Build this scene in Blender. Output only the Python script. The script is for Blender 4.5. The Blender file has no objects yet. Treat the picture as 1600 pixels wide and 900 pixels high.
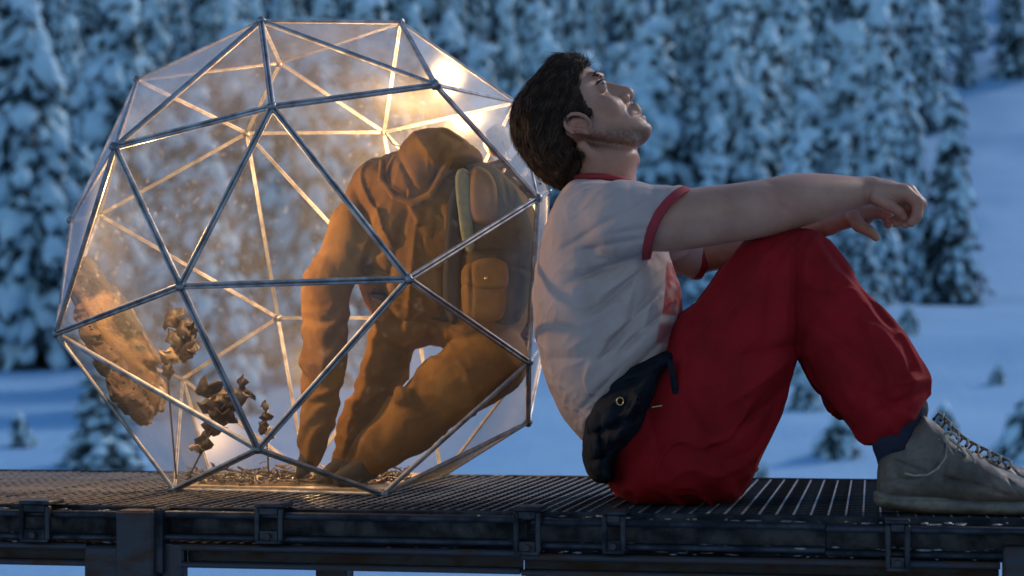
import bpy, bmesh, math, random
import numpy as np
from mathutils import Vector, Matrix

random.seed(7)
RNG = np.random.default_rng(7)
scene = bpy.context.scene
COL = scene.collection

# ------------------------------------------------------------------ camera
FPX = 3000.0          # focal length in photo pixels (1600 wide)
CAMH = 0.26           # lens height above the deck
HZ = 567.0            # horizon row
cam_data = bpy.data.cameras.new("camera")
cam = bpy.data.objects.new("camera", cam_data)
COL.objects.link(cam)
cam.location = (0, 0, CAMH)
cam.rotation_euler = (math.radians(90), 0, 0)
cam_data.sensor_width = 36.0
cam_data.lens = 36.0 * FPX / 1600.0
cam_data.shift_y = (HZ - 450.0) / 1600.0
cam_data.clip_start = 0.05
cam_data.clip_end = 3000
cam_data.dof.use_dof = True
cam_data.dof.focus_distance = 3.65
cam_data.dof.aperture_fstop = 4.0
scene.camera = cam

# ------------------------------------------------------------------ sky, sun, exposure
SUN_EL, SUN_AZ = 33.0, 56.0     # azimuth measured from +Y (away from camera) towards +X
w = bpy.data.worlds.new("World")
scene.world = w
w.use_nodes = True
nt = w.node_tree
nt.nodes.clear()
sky = nt.nodes.new("ShaderNodeTexSky")
sky.sky_type = 'NISHITA'
sky.sun_disc = False
sky.sun_elevation = math.radians(SUN_EL)
sky.sun_rotation = math.radians(SUN_AZ)
sky.air_density = 1.6
sky.dust_density = 0.3
sky.ozone_density = 8.0
bg = nt.nodes.new("ShaderNodeBackground")
bg.inputs[1].default_value = 0.075
wo = nt.nodes.new("ShaderNodeOutputWorld")
nt.links.new(sky.outputs[0], bg.inputs[0])
nt.links.new(bg.outputs[0], wo.inputs[0])

sl = bpy.data.lights.new("sun", 'SUN')
sl.energy = 0.85
sl.angle = math.radians(9)
sl.color = (1.0, 0.92, 0.86)
so = bpy.data.objects.new("sun", sl)
COL.objects.link(so)
_e, _a = math.radians(SUN_EL), math.radians(SUN_AZ)
sdir = Vector((math.sin(_a) * math.cos(_e), math.cos(_a) * math.cos(_e), math.sin(_e)))
so.rotation_euler = sdir.to_track_quat('Z', 'Y').to_euler()

scene.view_settings.view_transform = 'Standard'
scene.view_settings.look = 'None'
scene.view_settings.exposure = 0.95
scene.view_settings.gamma = 1.0
scene.cycles.transparent_max_bounces = 32
scene.cycles.max_bounces = 8
scene.cycles.diffuse_bounces = 3
scene.cycles.sample_clamp_indirect = 3.0
scene.cycles.use_denoising = True

# ------------------------------------------------------------------ helpers
def PX(px, py, Y):
    """photo pixel + distance -> world point"""
    return np.array([(px - 800.0) / FPX * Y, Y, CAMH + (HZ - py) / FPX * Y])

def tag(o, label=None, cat=None, group=None, kind=None):
    if label: o['label'] = label
    if cat: o['category'] = cat
    if group: o['group'] = group
    if kind: o['kind'] = kind
    return o

def empty(name, loc, label=None, cat=None, group=None, kind=None):
    o = bpy.data.objects.new(name, None)
    o.empty_display_size = 0.1
    COL.objects.link(o)
    o.location = tuple(float(v) for v in loc)
    return tag(o, label, cat, group, kind)

def wloc(o):
    l = Vector((0, 0, 0))
    while o is not None:
        l = l + o.location
        o = o.parent
    return l

def mesh_data(name, V, F, mat=None, smooth=False, col=None):
    me = bpy.data.meshes.new(name)
    V = np.asarray(V, dtype=np.float32)
    if isinstance(F, np.ndarray):
        k = F.shape[1]
        me.vertices.add(len(V)); me.vertices.foreach_set('co', V.ravel())
        me.loops.add(F.size); me.loops.foreach_set('vertex_index', F.astype(np.int32).ravel())
        me.polygons.add(len(F))
        me.polygons.foreach_set('loop_start', np.arange(0, F.size, k, dtype=np.int32))
        me.polygons.foreach_set('loop_total', np.full(len(F), k, dtype=np.int32))
        me.update(calc_edges=True)
    else:
        me.from_pydata([tuple(map(float, v)) for v in V], [], [tuple(int(i) for i in f) for f in F])
        me.update()
    if smooth:
        me.polygons.foreach_set('use_smooth', np.ones(len(me.polygons), dtype=bool))
    if col is not None:
        at = me.color_attributes.new('tint', 'FLOAT_COLOR', 'POINT')
        c4 = np.ones((len(V), 4), dtype=np.float32); c4[:, :3] = col
        at.data.foreach_set('color', c4.ravel())
    if mat: me.materials.append(mat)
    return me

def obj(name, V, F, mat=None, parent=None, smooth=False, col=None, local=False):
    V = np.asarray(V, dtype=np.float64)
    if parent is not None and not local:
        V = V - np.array(wloc(parent))
    me = mesh_data(name, V, F, mat, smooth, col)
    o = bpy.data.objects.new(name, me)
    COL.objects.link(o)
    if parent is not None: o.parent = parent
    return o

class MB:
    """collects simple shapes into one mesh"""
    def __init__(s): s.V = []; s.F = []; s.n = 0
    def add(s, V, F):
        V = np.asarray(V, float)
        s.V.append(V)
        s.F += [tuple(i + s.n for i in f) for f in F]
        s.n += len(V)
        return s
    def box(s, c, e, R=None, bev=0.0):
        """c centre, e half sizes, R 3x3"""
        c = np.array(c, float); e = np.array(e, float)
        b = min(bev, e.min() * 0.9)
        if b <= 0:
            P = np.array([[x, y, z] for x in (-1, 1) for y in (-1, 1) for z in (-1, 1)], float) * e
            F = [(0, 1, 3, 2), (4, 6, 7, 5), (0, 4, 5, 1), (2, 3, 7, 6), (0, 2, 6, 4), (1, 5, 7, 3)]
        else:
            P = []; idx = {}
            for x in (-1, 1):
                for y in (-1, 1):
                    for z in (-1, 1):
                        for a in range(3):
                            q = np.array([x, y, z], float) * (e - b); q[a] = (x, y, z)[a] * e[a]
                            idx[(x, y, z, a)] = len(P); P.append(q)
            P = np.array(P); F = []
            S = (-1, 1)
            for a in range(3):
                o1, o2 = [k for k in range(3) if k != a]
                for sg in S:
                    f = []
                    for u, v in ((-1, -1), (1, -1), (1, 1), (-1, 1)):
                        k = [0, 0, 0]; k[a] = sg; k[o1] = u; k[o2] = v
                        f.append(idx[(k[0], k[1], k[2], a)])
                    F.append(tuple(f))
            for a in range(3):       # edges along axis a
                o1, o2 = [k for k in range(3) if k != a]
                for u in S:
                    for v in S:
                        f = []
                        for sg, ax in ((-1, o1), (1, o1), (1, o2), (-1, o2)):
                            k = [0, 0, 0]; k[a] = sg; k[o1] = u; k[o2] = v
                            f.append(idx[(k[0], k[1], k[2], ax)])
                        F.append(tuple(f))
            for x in S:
                for y in S:
                    for z in S:
                        F.append(tuple(idx[(x, y, z, a)] for a in range(3)))
        if R is not None: P = P @ np.asarray(R).T
        return s.add(P + c, F)
    def tube(s, pts, rad, n=8, closed=False, flat=1.0):
        pts = [np.array(p, float) for p in pts]
        m = len(pts)
        if not hasattr(rad, '__len__'): rad = [rad] * m
        up = np.array([0.137, 0.31, 0.94]); V = []
        for i, p in enumerate(pts):
            if closed: t = pts[(i + 1) % m] - pts[i - 1]
            else: t = pts[min(i + 1, m - 1)] - pts[max(i - 1, 0)]
            t = t / (np.linalg.norm(t) + 1e-12)
            a = np.cross(t, up); a /= np.linalg.norm(a) + 1e-12
            b = np.cross(a, t)
            for k in range(n):
                an = 2 * math.pi * k / n
                V.append(p + rad[i] * (math.cos(an) * a + flat * math.sin(an) * b))
        F = []
        for i in range(m if closed else m - 1):
            j = (i + 1) % m
            for k in range(n):
                l = (k + 1) % n
                F.append((i * n + k, i * n + l, j * n + l, j * n + k))
        if not closed:
            F.append(tuple(range(n - 1, -1, -1))); F.append(tuple((m - 1) * n + k for k in range(n)))
        return s.add(V, F)
    def build(s, name, mat, parent=None, smooth=False, local=False):
        return obj(name, np.concatenate(s.V), s.F, mat, parent, smooth, local=local)

def ico(sub=1):
    bm = bmesh.new(); bmesh.ops.create_icosphere(bm, subdivisions=sub, radius=1.0)
    V = np.array([v.co[:] for v in bm.verts]); F = np.array([[v.index for v in f.verts] for f in bm.faces])
    bm.free(); return V, F
ICO1, ICO2, ICO3 = ico(1), ico(2), ico(3)

# ------------------------------------------------------------------ value noise (numpy)
_LAT = RNG.random((32, 32, 32)).astype(np.float32) * 2 - 1
def vnoise(x, y, z):
    xi = np.floor(x).astype(int); yi = np.floor(y).astype(int); zi = np.floor(z).astype(int)
    fx = x - xi; fy = y - yi; fz = z - zi
    fx = fx * fx * (3 - 2 * fx); fy = fy * fy * (3 - 2 * fy); fz = fz * fz * (3 - 2 * fz)
    r = 0
    for a in (0, 1):
        for b in (0, 1):
            for c in (0, 1):
                r = r + _LAT[(xi + a) & 31, (yi + b) & 31, (zi + c) & 31] * \
                    (fx if a else 1 - fx) * (fy if b else 1 - fy) * (fz if c else 1 - fz)
    return r
def fbm(x, y, z, o=3):
    r = 0; a = 1.0; t = 0
    for _ in range(o):
        r = r + a * vnoise(x, y, z); t += a
        x = x * 2.03 + 7.1; y = y * 2.03 + 3.7; z = z * 2.03 + 1.3; a *= 0.5
    return r / t

def ridged(u, v, w, f, amp, sx=1.0, sy=1.0):
    """sharp cloth ridges: long thin crests between soft hollows"""
    a = vnoise(u * f * .6 + 3, v * f * .6, w * f * .6) * 1.1
    n = vnoise(u * f * sx + a, v * f * sy - a, w * f + a * .5)
    return -amp * np.clip(1 - np.abs(n) * 2.4, 0, 1) ** 1.5

def ridged2(p, dirn, fl, fc, amp, seed=0.0):
    """folds that run along dirn (in u,v)"""
    u, v, w = p[:, 0], p[:, 1], p[:, 2]
    a = u * dirn[0] + v * dirn[1]; b = u * dirn[1] - v * dirn[0]
    wp = vnoise(a * .012 + seed, b * .012, w * .012) * 1.0
    n = vnoise(a * fl + seed, b * fc + wp * 1.2, w * fc * .8 + wp)
    return -amp * np.clip(1 - np.abs(n) * 2.2, 0, 1) ** 1.3

# ------------------------------------------------------------------ implicit surfaces
def smin(a, b, k):
    h = np.clip(0.5 + 0.5 * (b - a) / k, 0, 1)
    return b * (1 - h) + a * h - k * h * (1 - h)
def smax(a, b, k): return -smin(-a, -b, k)
def rcone(p, a, b, ra, rb):
    a = np.array(a, float); b = np.array(b, float); ab = b - a
    pa = p - a
    t = np.clip(pa @ ab / (ab @ ab), 0, 1)
    return np.sqrt(((pa - t[:, None] * ab) ** 2).sum(1)) - (ra + (rb - ra) * t)
def chain(p, pts, k=None):
    """pts: list of (u,v,w,r)"""
    d = None
    for A, B in zip(pts[:-1], pts[1:]):
        e = rcone(p, A[:3], B[:3], A[3], B[3])
        d = e if d is None else (np.minimum(d, e) if k is None else smin(d, e, k))
    return d
def ell(p, c, r, R=None):
    q = p - np.array(c, float)
    if R is not None: q = q @ R
    r = np.array(r, float)
    k0 = np.sqrt(((q / r) ** 2).sum(1)); k1 = np.sqrt(((q / (r * r)) ** 2).sum(1)) + 1e-9
    return k0 * (k0 - 1) / k1
def rotz(deg):
    a = math.radians(deg); return np.array([[math.cos(a), -math.sin(a), 0], [math.sin(a), math.cos(a), 0], [0, 0, 1.0]])

class Prof:
    """outline in the (u,v) plane, inflated sideways to a rounded solid.
    R: rounding depth, a: half width, w0(u,v): centre of the section"""
    def __init__(s, poly, R, a, w0=0.0, blur=3.0, pad=60, pex=None):
        P = []
        for (x, y) in poly:
            ww = w0(x, y) if callable(w0) else w0
            k = 1 + ww / FPX
            P.append((800 + (x - 800) * k, HZ + (y - HZ) * k))
        # round the corners a little (Chaikin)
        for _ in range(2):
            Q = []
            for i in range(len(P)):
                A = np.array(P[i]); B = np.array(P[(i + 1) % len(P)])
                Q += [tuple(A * .75 + B * .25), tuple(A * .25 + B * .75)]
            P = Q
        P = np.array(P)
        s.st = 2.0
        s.lo = P.min(0) - pad; hi = P.max(0) + pad
        nx, ny = ((hi - s.lo) / s.st).astype(int) + 2
        X, Y = np.meshgrid(s.lo[0] + np.arange(nx) * s.st, s.lo[1] + np.arange(ny) * s.st, indexing='ij')
        d2 = np.full(X.shape, 1e9); ins = np.zeros(X.shape, bool)
        for i in range(len(P)):
            a_ = P[i]; b_ = P[(i + 1) % len(P)]; e = b_ - a_
            px = X - a_[0]; py = Y - a_[1]
            t = np.clip((px * e[0] + py * e[1]) / (e @ e + 1e-9), 0, 1)
            d2 = np.minimum(d2, (px - t * e[0]) ** 2 + (py - t * e[1]) ** 2)
            c = ((a_[1] > Y) != (b_[1] > Y)) & (X < (b_[0] - a_[0]) * (Y - a_[1]) / (b_[1] - a_[1] + 1e-12) + a_[0])
            ins ^= c
        D = np.sqrt(d2) * np.where(ins, 1, -1)
        # smooth only the interior ridge
        B = D.copy(); n = max(1, int(blur))
        for _ in range(n * 2):
            B[1:-1, 1:-1] = (B[1:-1, 1:-1] * 4 + B[:-2, 1:-1] + B[2:, 1:-1] + B[1:-1, :-2] + B[1:-1, 2:]) / 8
        m = np.clip((D - 4) / 12, 0, 1)
        s.D = D * (1 - m) + B * m
        s.R = R; s.a = a; s.w0 = w0
    def d2(s, u, v):
        x = np.clip((u - s.lo[0]) / s.st, 0, s.D.shape[0] - 1.001); y = np.clip((v - s.lo[1]) / s.st, 0, s.D.shape[1] - 1.001)
        xi = x.astype(int); yi = y.astype(int); fx = x - xi; fy = y - yi
        D = s.D
        r = D[xi, yi] * (1 - fx) * (1 - fy) + D[xi + 1, yi] * fx * (1 - fy) + D[xi, yi + 1] * (1 - fx) * fy + D[xi + 1, yi + 1] * fx * fy
        ox = np.maximum(0, s.lo[0] - u) + np.maximum(0, u - s.lo[0] - s.D.shape[0] * s.st)
        oy = np.maximum(0, s.lo[1] - v) + np.maximum(0, v - s.lo[1] - s.D.shape[1] * s.st)
        return r - np.hypot(ox, oy)
    def __call__(s, p, R=None, a=None, grow=0.0):
        R = R or s.R
        a_ = s.a if a is None else a
        if callable(a_): a_ = a_(p[:, 0], p[:, 1])
        u, v = p[:, 0], p[:, 1]
        ww = s.w0(u, v) if callable(s.w0) else s.w0
        d = s.d2(u, v)
        q = np.maximum(0, 1 - d / R)
        return R * (np.sqrt(q * q + ((p[:, 2] - ww) / a_) ** 2) - 1) - grow

def surf(f, lo, hi, h):
    """sparse surface nets; returns V (in px units), F quads"""
    lo = np.array(lo, float); hi = np.array(hi, float)
    h0 = h * 8
    n = np.ceil((hi - lo) / h0).astype(int)
    I = np.stack(np.meshgrid(*[np.arange(k) for k in n], indexing='ij'), -1).reshape(-1, 3)
    st = h0
    while True:
        c = lo + (I + 0.5) * st
        keep = np.abs(f(c)) < st * (2.3 if st > h * 1.001 else 2.1) + (4 if st > h * 5 else 0)
        I = I[keep]
        if st <= h * 1.001: break
        st /= 2
        off = np.array([[x, y, z] for x in (0, 1) for y in (0, 1) for z in (0, 1)])
        I = (I[:, None, :] * 2 + off[None]).reshape(-1, 3)
    NX, NY, NZ = (n * 8 + 2).astype(np.int64)
    def cid(J): return (J[..., 0].astype(np.int64) * NY + J[..., 1]) * NZ + J[..., 2]
    off = np.array([[x, y, z] for x in (0, 1) for y in (0, 1) for z in (0, 1)])
    C = cid(I[:, None, :] + off[None])
    U, inv = np.unique(C, return_inverse=True); inv = inv.reshape(C.shape)
    cz = U % NZ; cy = (U // NZ) % NY; cx = U // (NZ * NY)
    fu = f(lo + np.stack([cx, cy, cz], -1) * h)
    fv = fu[inv]
    s = fv < 0
    act = s.any(1) & ~s.all(1)
    I = I[act]; fv = fv[act]; s = s[act]
    acc = np.zeros((len(I), 3)); cnt = np.zeros(len(I))
    for i in range(8):
        for j in range(i + 1, 8):
            if np.abs(off[i] - off[j]).sum() != 1: continue
            m = s[:, i] != s[:, j]
            t = fv[:, i] / (fv[:, i] - fv[:, j] + 1e-20)
            pt = off[i] + t[:, None] * (off[j] - off[i])
            acc[m] += pt[m]; cnt[m] += 1
    V = lo + (I + acc / cnt[:, None]) * h
    ids = cid(I); order = np.argsort(ids); sid = ids[order]
    def look(J):
        k = cid(J); q = np.clip(np.searchsorted(sid, k), 0, len(sid) - 1)
        return np.where(sid[q] == k, order[q], -1)
    F = []
    corner = {tuple(o): i for i, o in enumerate(off)}
    for ax in range(3):
        e = np.zeros(3, int); e[ax] = 1
        b = np.zeros(3, int); b[(ax + 1) % 3] = 1
        c = np.zeros(3, int); c[(ax + 2) % 3] = 1
        s0 = s[:, 0]; s1 = s[:, corner[tuple(e)]]
        m = s0 != s1
        J = I[m]
        q = np.stack([look(J), look(J - b), look(J - b - c), look(J - c)], 1)
        ok = (q >= 0).all(1)
        q = q[ok]; fl = s0[m][ok]
        q[~fl] = q[~fl][:, ::-1]
        F.append(q)
    F = np.concatenate(F)
    return V, F

def embed(V, Y0):
    """px units around the plane at distance Y0 -> metres"""
    S = Y0 / FPX
    return np.stack([(V[:, 0] - 800) * S, Y0 + V[:, 2] * S, CAMH + (HZ - V[:, 1]) * S], 1)
def C3(px, py, w, *r):
    """pixel + sideways offset -> modelling coordinates (undoes perspective)"""
    k = 1 + w / FPX
    return (800 + (px - 800) * k, HZ + (py - HZ) * k, w) + tuple(r)
def flipquad(F): return F[:, ::-1]

def segd(u, v, a, b):
    a = np.array(a, float); b = np.array(b, float); e = b - a
    t = np.clip(((u - a[0]) * e[0] + (v - a[1]) * e[1]) / (e @ e), 0, 1)
    return np.hypot(u - a[0] - t * e[0], v - a[1] - t * e[1]), t
def creases(u, v, L):
    """fold lines: (ax,ay,bx,by,width,amp) amp>0 = valley"""
    r = 0
    for ax, ay, bx, by, wd, am in L:
        d, t = segd(u, v, (ax, ay), (bx, by))
        r = r + am * (.45 * np.exp(-(d / wd) ** 2) + .75 * np.exp(-np.sqrt(d * d + .6) / wd * 1.5)) * (0.35 + 0.65 * np.sin(np.clip(t, .02, .98) * math.pi))
    return r

# ------------------------------------------------------------------ materials
def nodes(name):
    m = bpy.data.materials.new(name); m.use_nodes = True
    t = m.node_tree; t.nodes.clear()
    out = t.nodes.new("ShaderNodeOutputMaterial")
    return m, t, out
def N(t, typ, **kw):
    n = t.nodes.new(typ)
    for k, v in kw.items():
        if k.startswith('i_'): n.inputs[k[2:].replace('_', ' ')].default_value = v
        elif k.startswith('n'): n.inputs[int(k[1:])].default_value = v
        else: setattr(n, k, v)
    return n
def mat(name, c1, c2=None, rough=0.7, metal=0.0, scale=20.0, bump=0.0, bscale=None, bdist=0.002, tint=False,
        sheen=0.0, sss=0.0, rough2=None, stretch=(1, 1, 1), detail=5.0, contrast=(0.35, 0.65), spec=0.5, emit=None, trans=0.0, coat=0.0, wave=None, rand=None):
    m, t, out = nodes(name)
    b = t.nodes.new("ShaderNodeBsdfPrincipled")
    t.links.new(b.outputs[0], out.inputs[0])
    tc = t.nodes.new("ShaderNodeTexCoord")
    mp = t.nodes.new("ShaderNodeMapping"); mp.inputs['Scale'].default_value = stretch
    t.links.new(tc.outputs['Object'], mp.inputs[0])
    no = N(t, "ShaderNodeTexNoise", i_Scale=scale, i_Detail=detail, i_Roughness=0.6)
    t.links.new(mp.outputs[0], no.inputs['Vector'])
    rp = t.nodes.new("ShaderNodeMapRange")
    rp.inputs[1].default_value, rp.inputs[2].default_value = contrast
    t.links.new(no.outputs[0], rp.inputs[0])
    mx = N(t, "ShaderNodeMix", data_type='RGBA')
    c2 = c2 or tuple(x * 0.8 for x in c1)
    mx.inputs[6].default_value = (*c1, 1); mx.inputs[7].default_value = (*c2, 1)
    t.links.new(rp.outputs[0], mx.inputs[0])
    colout = mx.outputs[2]
    if tint:
        at = t.nodes.new("ShaderNodeAttribute"); at.attribute_name = 'tint'
        mm = N(t, "ShaderNodeMix", data_type='RGBA', blend_type='MULTIPLY'); mm.inputs[0].default_value = 1
        t.links.new(colout, mm.inputs[6]); t.links.new(at.outputs['Color'], mm.inputs[7]); colout = mm.outputs[2]
    if rand:
        oi = t.nodes.new("ShaderNodeObjectInfo"); rr = t.nodes.new("ShaderNodeMapRange"); rr.inputs[3].default_value = rand; rr.inputs[4].default_value = 1.0
        t.links.new(oi.outputs['Random'], rr.inputs[0])
        hs = N(t, "ShaderNodeHueSaturation"); t.links.new(rr.outputs[0], hs.inputs['Value']); t.links.new(colout, hs.inputs['Color']); colout = hs.outputs[0]
    t.links.new(colout, b.inputs['Base Color'])
    b.inputs['Metallic'].default_value = metal
    b.inputs['Roughness'].default_value = rough
    b.inputs['Specular IOR Level'].default_value = spec
    if rough2 is not None:
        r2 = t.nodes.new("ShaderNodeMapRange"); r2.inputs[3].default_value = rough; r2.inputs[4].default_value = rough2
        t.links.new(rp.outputs[0], r2.inputs[0]); t.links.new(r2.outputs[0], b.inputs['Roughness'])
    if sheen: b.inputs['Sheen Weight'].default_value = sheen
    if coat: b.inputs['Coat Weight'].default_value = coat; b.inputs['Coat Roughness'].default_value = 0.25
    if sss:
        b.inputs['Subsurface Weight'].default_value = sss
        b.inputs['Subsurface Radius'].default_value = (1, 0.35, 0.2)
        b.inputs['Subsurface Scale'].default_value = 0.006
    if emit:
        b.inputs['Emission Color'].default_value = (*emit[0], 1); b.inputs['Emission Strength'].default_value = emit[1]
    if bump:
        n2 = N(t, "ShaderNodeTexNoise", i_Scale=bscale or scale * 4, i_Detail=6.0, i_Roughness=0.65)
        t.links.new(mp.outputs[0], n2.inputs['Vector'])
        h = n2.outputs[0]
        if wave:
            wv = N(t, "ShaderNodeTexWave", i_Scale=wave[0], i_Distortion=1.0); wv.bands_direction = 'DIAGONAL'
            t.links.new(tc.outputs['Object'], wv.inputs['Vector'])
            ad = N(t, "ShaderNodeMath", operation='MULTIPLY_ADD'); ad.inputs[1].default_value = wave[1]
            t.links.new(wv.outputs[1], ad.inputs[0]); t.links.new(h, ad.inputs[2]); h = ad.outputs[0]
        bp = t.nodes.new("ShaderNodeBump"); bp.inputs['Strength'].default_value = bump; bp.inputs['Distance'].default_value = bdist
        t.links.new(h, bp.inputs['Height']); t.links.new(bp.outputs[0], b.inputs['Normal'])
    return m

M = {}
M['snow'] = mat('snow', (0.27, 0.48, 0.68), (0.24, 0.44, 0.66), rough=0.75, scale=0.6, bump=0.5, bscale=3.0, bdist=0.15)  # dusk shade and blue haze put into the snow's base colour
M['snow_tree'] = mat('tree_snow', (0.64, 0.87, 0.96), (0.48, 0.72, 0.88), rough=0.8, scale=2.5, bump=0.6, bscale=6.0, bdist=0.1, rand=0.78)  # base colour carries the blue of the dusk light
M['needles'] = mat('fir_needles', (0.010, 0.030, 0.036), (0.022, 0.045, 0.045), rough=0.8, scale=5)
M['bark'] = mat('bark', (0.05, 0.035, 0.03), (0.02, 0.016, 0.015), rough=0.9, scale=8, bump=0.6)
M['steel'] = mat('weathered_steel', (0.040, 0.043, 0.052), (0.016, 0.017, 0.022), rough=0.42, rough2=0.75, metal=0.75, scale=18, bump=0.6, bscale=60, bdist=0.002, contrast=(0.4, 0.62))
M['rust'] = mat('rusty_steel', (0.036, 0.037, 0.044), (0.07, 0.034, 0.022), rough=0.5, rough2=0.85, metal=0.5, scale=14, bump=0.8, bscale=70, bdist=0.002, contrast=(0.46, 0.66), stretch=(1, 1, 2.5))
M['grate'] = mat('galvanised_grating', (0.30, 0.29, 0.29), (0.12, 0.115, 0.12), rough=0.4, rough2=0.7, metal=0.8, scale=25, bump=0.3)
M['frame'] = mat('frame_metal', (0.46, 0.44, 0.44), (0.22, 0.20, 0.20), rough=0.42, rough2=0.6, metal=0.75, scale=30, bump=0.2, bscale=90)
# ================================================================== SETTING
_TD = np.array([-60, 0, 15, 40, 60, 90, 112, 150, 250, 420, 700], float)
_TZ = np.array([-9, -7, -5, -2.6, 0.0, 2.8, 5.6, 20, 72, 165, 200], float)
def ground_z(x, y):
    z = np.interp(y, _TD, _TZ)
    a = np.clip((y - 20) / 80, 0, 1)
    return z + a * (1.6 * fbm(x * 0.03 + 5, y * 0.03, x * 0 + 2.0, 3)) + 0.6 * fbm(x * 0.13, y * 0.13, x * 0 + 9, 3) + 0.3 * a * fbm(x * .3, y * .3, x * 0 + 2, 2) + a * 0.5 * fbm(x * .09 + y * .05, y * .03, x * 0 + 4, 2)
_xs = np.concatenate([np.linspace(-420, -90, 24)[:-1], np.linspace(-90, 90, 150), np.linspace(90, 420, 24)[1:]])
_ys = np.concatenate([np.linspace(-60, 12, 10)[:-1], np.linspace(12, 200, 180), np.linspace(200, 700, 40)[1:]])
_X, _Y = np.meshgrid(_xs, _ys, indexing='ij')
_Z = ground_z(_X, _Y)
_n, _m = _X.shape
_id = np.arange(_n * _m).reshape(_n, _m)
_F = np.stack([_id[:-1, :-1], _id[1:, :-1], _id[1:, 1:], _id[:-1, 1:]], -1).reshape(-1, 4)
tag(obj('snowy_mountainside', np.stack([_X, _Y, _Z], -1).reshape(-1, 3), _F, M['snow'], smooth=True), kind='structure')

def place_d(px, pyb):
    """distance at which the ground shows at this pixel"""
    ds = np.linspace(25, 400, 1500)
    x = (px - 800) / FPX * ds
    py = HZ - (ground_z(x, ds) - CAMH) * FPX / ds
    k = np.argmax(py < pyb)
    return ds[k]

def blob_field(cs, rs, rots, base, jit, rng):
    """many rounded lumps as one vertex / face array"""
    BV, BF = base
    n = len(cs)
    V = np.repeat(BV[None], n, 0)
    V = V * (1 + jit * rng.standard_normal((n, len(BV), 1)))
    V = V * rs[:, None, :]
    V = np.einsum('nij,nkj->nki', rots, V) + cs[:, None, :]
    F = (BF[None] + (np.arange(n) * len(BV))[:, None, None]).reshape(-1, 3)
    return V.reshape(-1, 3), F

def fir_meshes(seed, H=10.0, R=1.5, load=1.0, gap=0.0, levels=22):
    levels = int(levels * 1.4)
    rng = np.random.default_rng(seed)
    cs, rs, ro = [], [], []
    nv, nf, nn = [], [], 0
    lean = rng.uniform(-0.5, 0.5, 2)
    for i in range(levels):
        f = i / (levels - 1)
        z = H * (0.07 + 0.9 * f)
        L = R * ((1 - f) ** 0.75 + 0.10) * rng.uniform(0.75, 1.15)
        nb = max(3, int(8 * (1 - f * 0.6)))
        a0 = rng.uniform(0, 6.28)
        for b in range(nb):
            az = a0 + 6.28 * b / nb + rng.uniform(-0.3, 0.3)
            l = L * rng.uniform(0.6, 1.2)
            droop = rng.uniform(0.8, 1.7)
            dx, dy = math.cos(az), math.sin(az)
            ns = max(2, int(l / 0.28))
            for sgi in range(ns):
                t = (sgi + 0.7) / ns
                r0 = l * t
                px_, py_ = dx * r0 + lean[0] * f * f, dy * r0 + lean[1] * f * f
                pz = z + 0.12 * l - droop * l * t * t * 0.9
                wd = (0.30 * (1 - 0.45 * t) + 0.05) * rng.uniform(0.55, 1.5) * (0.6 + 0.4 * R)
                if rng.random() > gap:
                    cs.append((px_ + rng.normal(0, .06), py_ + rng.normal(0, .06), pz + 0.10 * load))
                    rs.append((wd * rng.uniform(1.0, 1.9), wd * 0.75, wd * rng.uniform(0.5, 1.1) * load))
                    pit = -math.atan2(droop * 1.5 * t, 1)
                    ca, sa, cp, sp = dx, dy, math.cos(pit), math.sin(pit)
                    ro.append([[ca * cp, -sa, -ca * sp], [sa * cp, ca, -sa * sp], [sp, 0, cp]])
                # needle sprays hanging under the branch
                for q in range(5):
                    an = az + rng.uniform(-1.1, 1.1)
                    ll = wd * rng.uniform(0.9, 2.0)
                    p0 = np.array([px_ + rng.normal(0, wd * .3), py_ + rng.normal(0, wd * .3), pz - 0.02])
                    d = np.array([math.cos(an) * .8, math.sin(an) * .8, -rng.uniform(0.3, 1.1)]) * ll
                    sd = np.array([-math.sin(an), math.cos(an), rng.uniform(-.3, .3)]) * wd * 0.32
                    nv += [p0 - sd * .5, p0 + sd * .5, p0 + d * .55 + sd, p0 + d, p0 + d * .5 - sd]
                    nf.append((nn, nn + 1, nn + 2, nn + 3, nn + 4)); nn += 5
    # snow cap on the tip
    cs.append((lean[0], lean[1], H * 0.99)); rs.append((0.13, 0.13, 0.42)); ro.append(np.eye(3).tolist())
    SV, SF = blob_field(np.array(cs), np.array(rs), np.array(ro), ICO1, 0.10, rng)
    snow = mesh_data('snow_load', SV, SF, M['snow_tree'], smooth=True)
    need = mesh_data('needles', nv, nf, M['needles'])
    mb = MB(); mb.tube([(0, 0, -1.5), (lean[0] * .05, lean[1] * .05, H * .3), (lean[0] * .45, lean[1] * .45, H * .7), (lean[0], lean[1], H)], [R * .12 + .05, R * .1 + .03, .07, .02], 7)
    tr = mesh_data('trunk', np.concatenate(mb.V), mb.F, M['bark'])
    return tr, need, snow

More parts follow.
